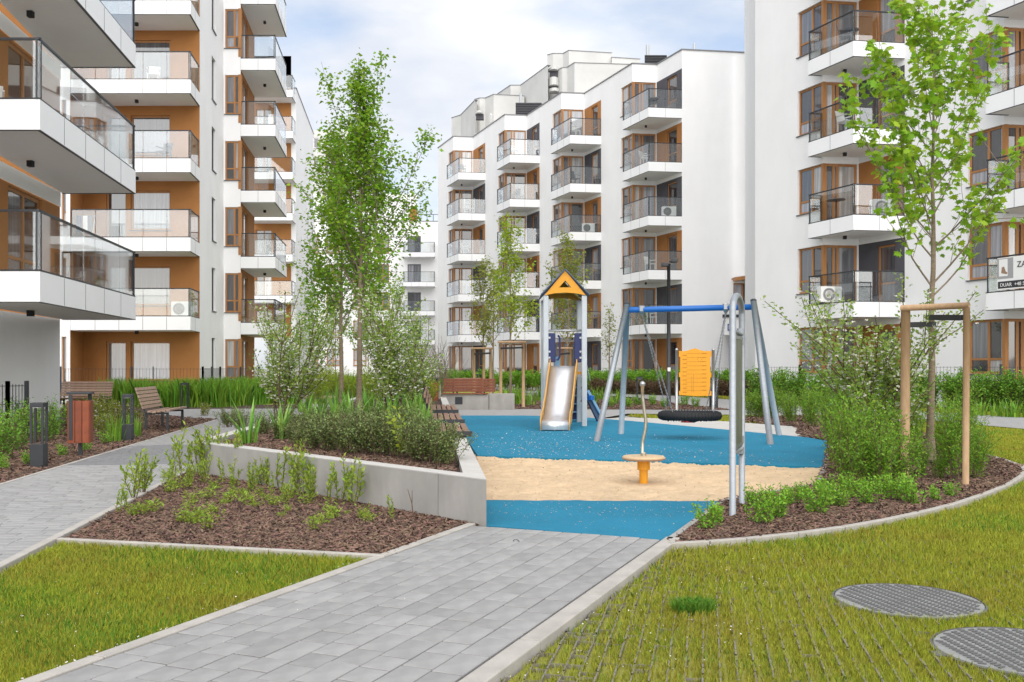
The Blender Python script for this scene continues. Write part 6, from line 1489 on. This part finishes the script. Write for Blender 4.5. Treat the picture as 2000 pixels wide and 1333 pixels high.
# ------------------------------------------------------------------ trees
def make_tree(name, seed, h, trunk_h, tr, limbs, lim_len, asc, leaf_n, ln, wd, lm, bark, label, cat='tree', crown_top=1.0, maple=False, leafsp=.1, sub=5, wob=.08, narrow=1.0, second=3, blossoms=0, width_fn=None, groupname=None, lean=(0, 0), spikes=()):
    r = random.Random(seed); q = np.random.default_rng(seed); root = empty(name, (0, 0, 0)); paths = []
    K = 14; tpts = []; x = y = 0.0
    for i in range(K+1):
        t = i/K; tpts.append(Vector((x+lean[0]*t, y+lean[1]*t, h*.97*t))); x += r.gauss(0, .012)*h/6; y += r.gauss(0, .012)*h/6
    rad = [tr*(1-.93*(i/K)**.85) for i in range(K+1)]; rad[0] *= 1.25
    def trunk_at(z):
        f = z/(h*.97)*K; k = min(int(f), K-1); return tpts[k].lerp(tpts[k+1], f-k), tr*(1-.93*(z/h)**.85)
    LPs, LDs = [], []
    tips = []
    for i in range(limbs):
        t = (i+r.random()*.8)/limbs; z = trunk_h+(h*.93-trunk_h)*t**1.05; p, rr = trunk_at(z); a = i*2.399+r.gauss(0, .4)
        L_ = lim_len*(width_fn(t) if width_fn else (1-.75*t))*r.uniform(.75, 1.15); d = Vector((math.cos(a), math.sin(a), asc*(1+.5*t)))
        pts = curve(p, d, L_, 6, r, wob, .10); paths.append((pts, np.linspace(max(.004, rr*.5), .003, len(pts)))); twigs = [(pts, 2)]
        for b in range(sub):
            k = r.randint(1, 5); pd = (pts[k+1]-pts[k]).normalized() if k < 6 else (pts[6]-pts[5]).normalized(); e = Vector((r.gauss(0, 1), r.gauss(0, 1), r.gauss(.35, .5))).normalized(); p2 = curve(pts[k], pd*.8+e*.8, L_*r.uniform(.25, .5), 4, r, wob*1.3, .08)
            paths.append((p2, np.linspace(max(.003, rr*.18), .002, len(p2)))); twigs.append((p2, 1))
        for tw_, lv in twigs: tips.append((tw_, lv))
    for z, a, L_, as_ in spikes:            # long side leaders that stand out of the crown
        p, rr = trunk_at(z); pts = curve(p, Vector((math.cos(a), math.sin(a), as_)), L_, 8, r, wob*.6, .06); paths.append((pts, np.linspace(max(.005, rr*.4), .002, len(pts)))); tips.append((pts[1:], 2))
        for b in range(9):
            k = r.randint(2, 7); e = Vector((r.gauss(0, 1), r.gauss(0, 1), r.gauss(.5, .5))).normalized(); p2 = curve(pts[k], (pts[k+1]-pts[k]).normalized()*.9+e*.7, r.uniform(.18, .42), 3, r, wob, .05); paths.append((p2, [.004, .003, .0025, .002])); tips.append((p2, 1))
    # leaders at the top
    tips.append((tpts[-5:], 2))
    lens_ = [sum((b-a).length for a, b in zip(t[:-1], t[1:])) for t, _ in tips]; wts = [l**.8*(1.5 if lv == 2 else 1.0) for l, (_, lv) in zip(lens_, tips)]; wsum = sum(wts)
    for (tw_, lv), w_t in zip(tips, wts):
        n_ = max(2, int(leaf_n*w_t/wsum*r.uniform(.6, 1.4)))
        for c in range(n_):
            t = (.3 if lv == 2 else .15)+(.7 if lv == 2 else .85)*r.random()**.7; f = t*(len(tw_)-1); k = min(int(f), len(tw_)-2); pos = tw_[k].lerp(tw_[k+1], f-k); b = r.uniform(0, 6.283)
            if maple:
                f = round(f*1.6)/1.6; k = min(int(f), len(tw_)-2); pos = tw_[k].lerp(tw_[k+1], min(1, f-k))
            LPs.append((pos.x+r.gauss(0, leafsp), pos.y+r.gauss(0, leafsp), pos.z+r.gauss(0, leafsp*.8))); LDs.append((math.cos(b), math.sin(b), r.uniform(-.5, .5) if not maple else r.uniform(-1.0, .0)))
    P = np.array(LPs); Dv = np.array(LDs); N = len(P); l_ = ln*q.uniform(.55, 1.2, N)
    mb = MB(); mb.tube(tpts, rad, 10); tk = mb.build('trunk', bark, root, smooth=True, origin='zero')
    br = tubes_from(paths, 'branches', 'twig_grey' if bark == 'bark_grey' else 'twig', root, 4)
    if maple: np_mesh('crown', maple_polys(P, Dv, l_, q), 16, lm, root)
    else: np_mesh('crown', leaf_polys(P, Dv, l_, l_*wd/ln, q, droop=.2), 4, lm, root)
    if blossoms:
        idx = q.choice(N, blossoms); VV = [leaf_polys(P[idx], q.normal(size=(blossoms, 3)), np.full(blossoms, .03), np.full(blossoms, .028), q) for k in range(3)]; np_mesh('blossom', np.concatenate(VV), 4, 'blossom', root)
    tag(root, label, cat, groupname); return root
# tall tree in the planter
D_ = 17.7; hT = ZA(95, D_)-ZS
t1 = make_tree('green_tree', 401, hT, 1.75, .062, 36, 1.5, 1.1, 11000, .085, .058, 'leaf_fresh', 'bark_grey', 'tall slender tree with a fresh green crown in the planter', leafsp=.10, sub=8, width_fn=lambda t: (.85+.45*math.sin(min(1, t*1.6)*math.pi*.75))*(1-.9*max(0, t-.15)/.85)*(1.25 if math.sin(t*57) > .6 else .95), spikes=((3.0, -.1, 2.7, 1.25), (2.4, .3, 2.1, .9), (4.2, math.pi, 2.6, 3.2), (4.9, .4, 2.0, 4.0), (2.9, math.pi+.3, 2.2, 1.3), (3.6, math.pi-.4, 2.2, 2.4), (3.8, .1, 1.9, 2.6)))
place(t1, 703, D_, ZS)
D_ = 20.2; hT = ZA(262, D_)-ZS
t2 = make_tree('green_tree', 402, hT, 1.6, .055, 26, 1.85, .9, 7500, .085, .058, 'leaf_fresh', 'bark_grey', 'second fresh green tree just behind the tall one in the planter', leafsp=.10, sub=7, width_fn=lambda t: .95*(1-.65*t), spikes=((2.6, math.pi, 2.2, 1.6), (3.2, math.pi+.5, 2.0, 2.4)))
place(t2, 666, D_, ZS, rz=1.3)
# staked maple
D_ = 12.7; hT = ZA(-8, D_)
t3 = make_tree('maple_tree', 410, hT, 2.15, .058, 25, 2.05, .85, 3100, .098, .1, 'leaf_maple', 'bark_grey', 'young maple with bright green drooping leaves tied between two stakes', leafsp=.05, maple=True, sub=6, wob=.09, width_fn=lambda t: (.9+.35*math.sin(t*math.pi))*(1-.6*t))
place(t3, 1818, D_, -.03, rz=.4)
stk = empty('tree_stake_frame', (0, 0, 0)); a = G(1767, 938); b_ = G(1886, 948); tz = ZA(612, a.y)
zt_ = 1.25+(719-606)/F*a.y
for p, sr in ((a, .05), (b_, .034)):
    mb = MB(); mb.tube([(p.x, p.y, -.05), (p.x+.01, p.y, zt_-.0)], sr, 10); mb.build('stake', 'stake', stk, smooth=True)
mb = MB(); mb.tube([(a.x-.05, a.y-.02, zt_+.02), (b_.x+.03, b_.y-.02, zt_+.02)], .034, 10); mb.build('cross_bar', 'stake', stk, smooth=True)
tp = Vector((t3.location.x, t3.location.y))
for p, yrow in ((a, 636), (b_, 622)):
    z, z_t = ZA(yrow, p.y), ZA(yrow, tp.y)
    for s in (-1, 1):
        mb = MB(); d = Vector((tp.x-p.x, tp.y-p.y)).normalized(); n = Vector((-d.y, d.x)); e0_ = Vector((p.x, p.y))+n*s*.047; e1_ = tp+n*s*.062+d*.05
        vs = [(e0_.x, e0_.y, z-.025), (e1_.x, e1_.y, z_t-.02), (e1_.x, e1_.y, z_t+.05), (e0_.x, e0_.y, z+.035)]; vs += [(v[0]+n.x*.004, v[1]+n.y*.004, v[2]) for v in vs]
        mb.add(vs, [(0, 1, 2, 3), (7, 6, 5, 4), (0, 4, 5, 1), (3, 2, 6, 7), (1, 5, 6, 2), (0, 3, 7, 4)]); mb.build('tie_strap', 'strap', stk)
tag(stk, 'two thick wooden stakes with a crossbar and black ties around the maple', 'tree stakes')
# smaller trees behind the play area
def small_tree(seed, x, D, ytop, lm, label, n=1500, wide=1.0, leaf=.085, maple=False, bark='bark_grey', th=1.9):
    hT = ZA(ytop, D); t = make_tree('young_tree', seed, hT, th, .05, 18, 1.5*wide, 1.2, int(n*1.9), leaf*1.15, leaf*.85, lm, bark, label, leafsp=.10, sub=5, maple=maple, width_fn=lambda t: .9*(1-.5*t)); place(t, x, D, -.03, rz=seed*.7)
small_tree(421, 998, 30.5, 438, 'leaf_lime', 'young yellow-green tree with staked trunk behind the concrete bench', 1500, 1.15)
small_tree(422, 943, 34.0, 505, 'leaf_olive', 'thin olive leaved tree closest to the litter bin under the staked trees', 900, .9)
small_tree(423, 1108, 33.0, 462, 'leaf_olive', 'olive leaved tree rising behind the slide tower', 1500, 1.25)
small_tree(424, 962, 37.0, 520, 'leaf_olive', 'thin pale tree between the staked trees', 600, .9)
small_tree(425, 1190, 38.0, 600, 'leaf_olive', 'small sparse tree beside the slide tower and the swing', 200, .6, th=1.4)
for D_, xs_, top, lb_ in ((30.0, (973*1.0+5, 1022), 670, 'pale wooden stakes around the yellow-green tree behind the concrete bench'), (33.6, (926, 945, 958), 682, 'pale wooden stakes around the thin olive tree'), (32.5, (1094, 1113), 682, 'pale wooden stakes around the tree behind the slide tower')):
    r_ = empty('tree_stake_frame', (0, 0, 0)); z = ZA(top, D_)
    for x in xs_:
        mb = MB(); mb.tube([(XA(x, D_), D_, -.03), (XA(x, D_), D_, z)], .05, 8); mb.build('stake', 'stake', r_, smooth=True)
    mb = MB(); mb.tube([(XA(xs_[0], D_)-.1, D_-.02, z+.02), (XA(xs_[-1], D_)+.1, D_-.02, z+.02)], .035, 8); mb.build('cross_bar', 'stake', r_, smooth=True)
    mb = MB(); mb.bar((XA(xs_[0], D_), D_-.06, z-.18), (XA(xs_[-1], D_), D_-.06, z-.15), .01, .06); mb.build('tie_strap', 'strap', r_); tag(r_, lb_, 'tree stakes')
# bare thin shrubs
bs = [make_shrub('bare_shrub', 440+i, 2.6, .8, 16, 3, .05, .03, 'leaf_brown', 'twig_grey', '', 'bare shrub', '', lean=.22, sub=3, stem_r=.014, low=.4) for i in range(2)]
put(bs, [(XA(x, D), D, -.03, s) for x, D, s in ((832, 34, 1.0), (850, 36, 1.05), (868, 38, 1.0), (815, 33, .9))], 'bare upright shrub of thin grey stems beyond the planter', 'bare shrubs beyond the planter')
# distant trees closing the view at ground level
for x, D, yt, sd in ((610, 62, 560, 461), (655, 70, 540, 462), (720, 66, 585, 463), (775, 72, 560, 464)):
    small_tree(sd, x, D, yt, 'leaf_fresh', ['round green tree far beyond the planter near the distant windows', 'taller green tree far beyond the planter', 'low green tree far beyond the planter', 'green tree far beyond the planter by the distant balconies'][sd-461], 900, 2.2, .16, th=1.2)
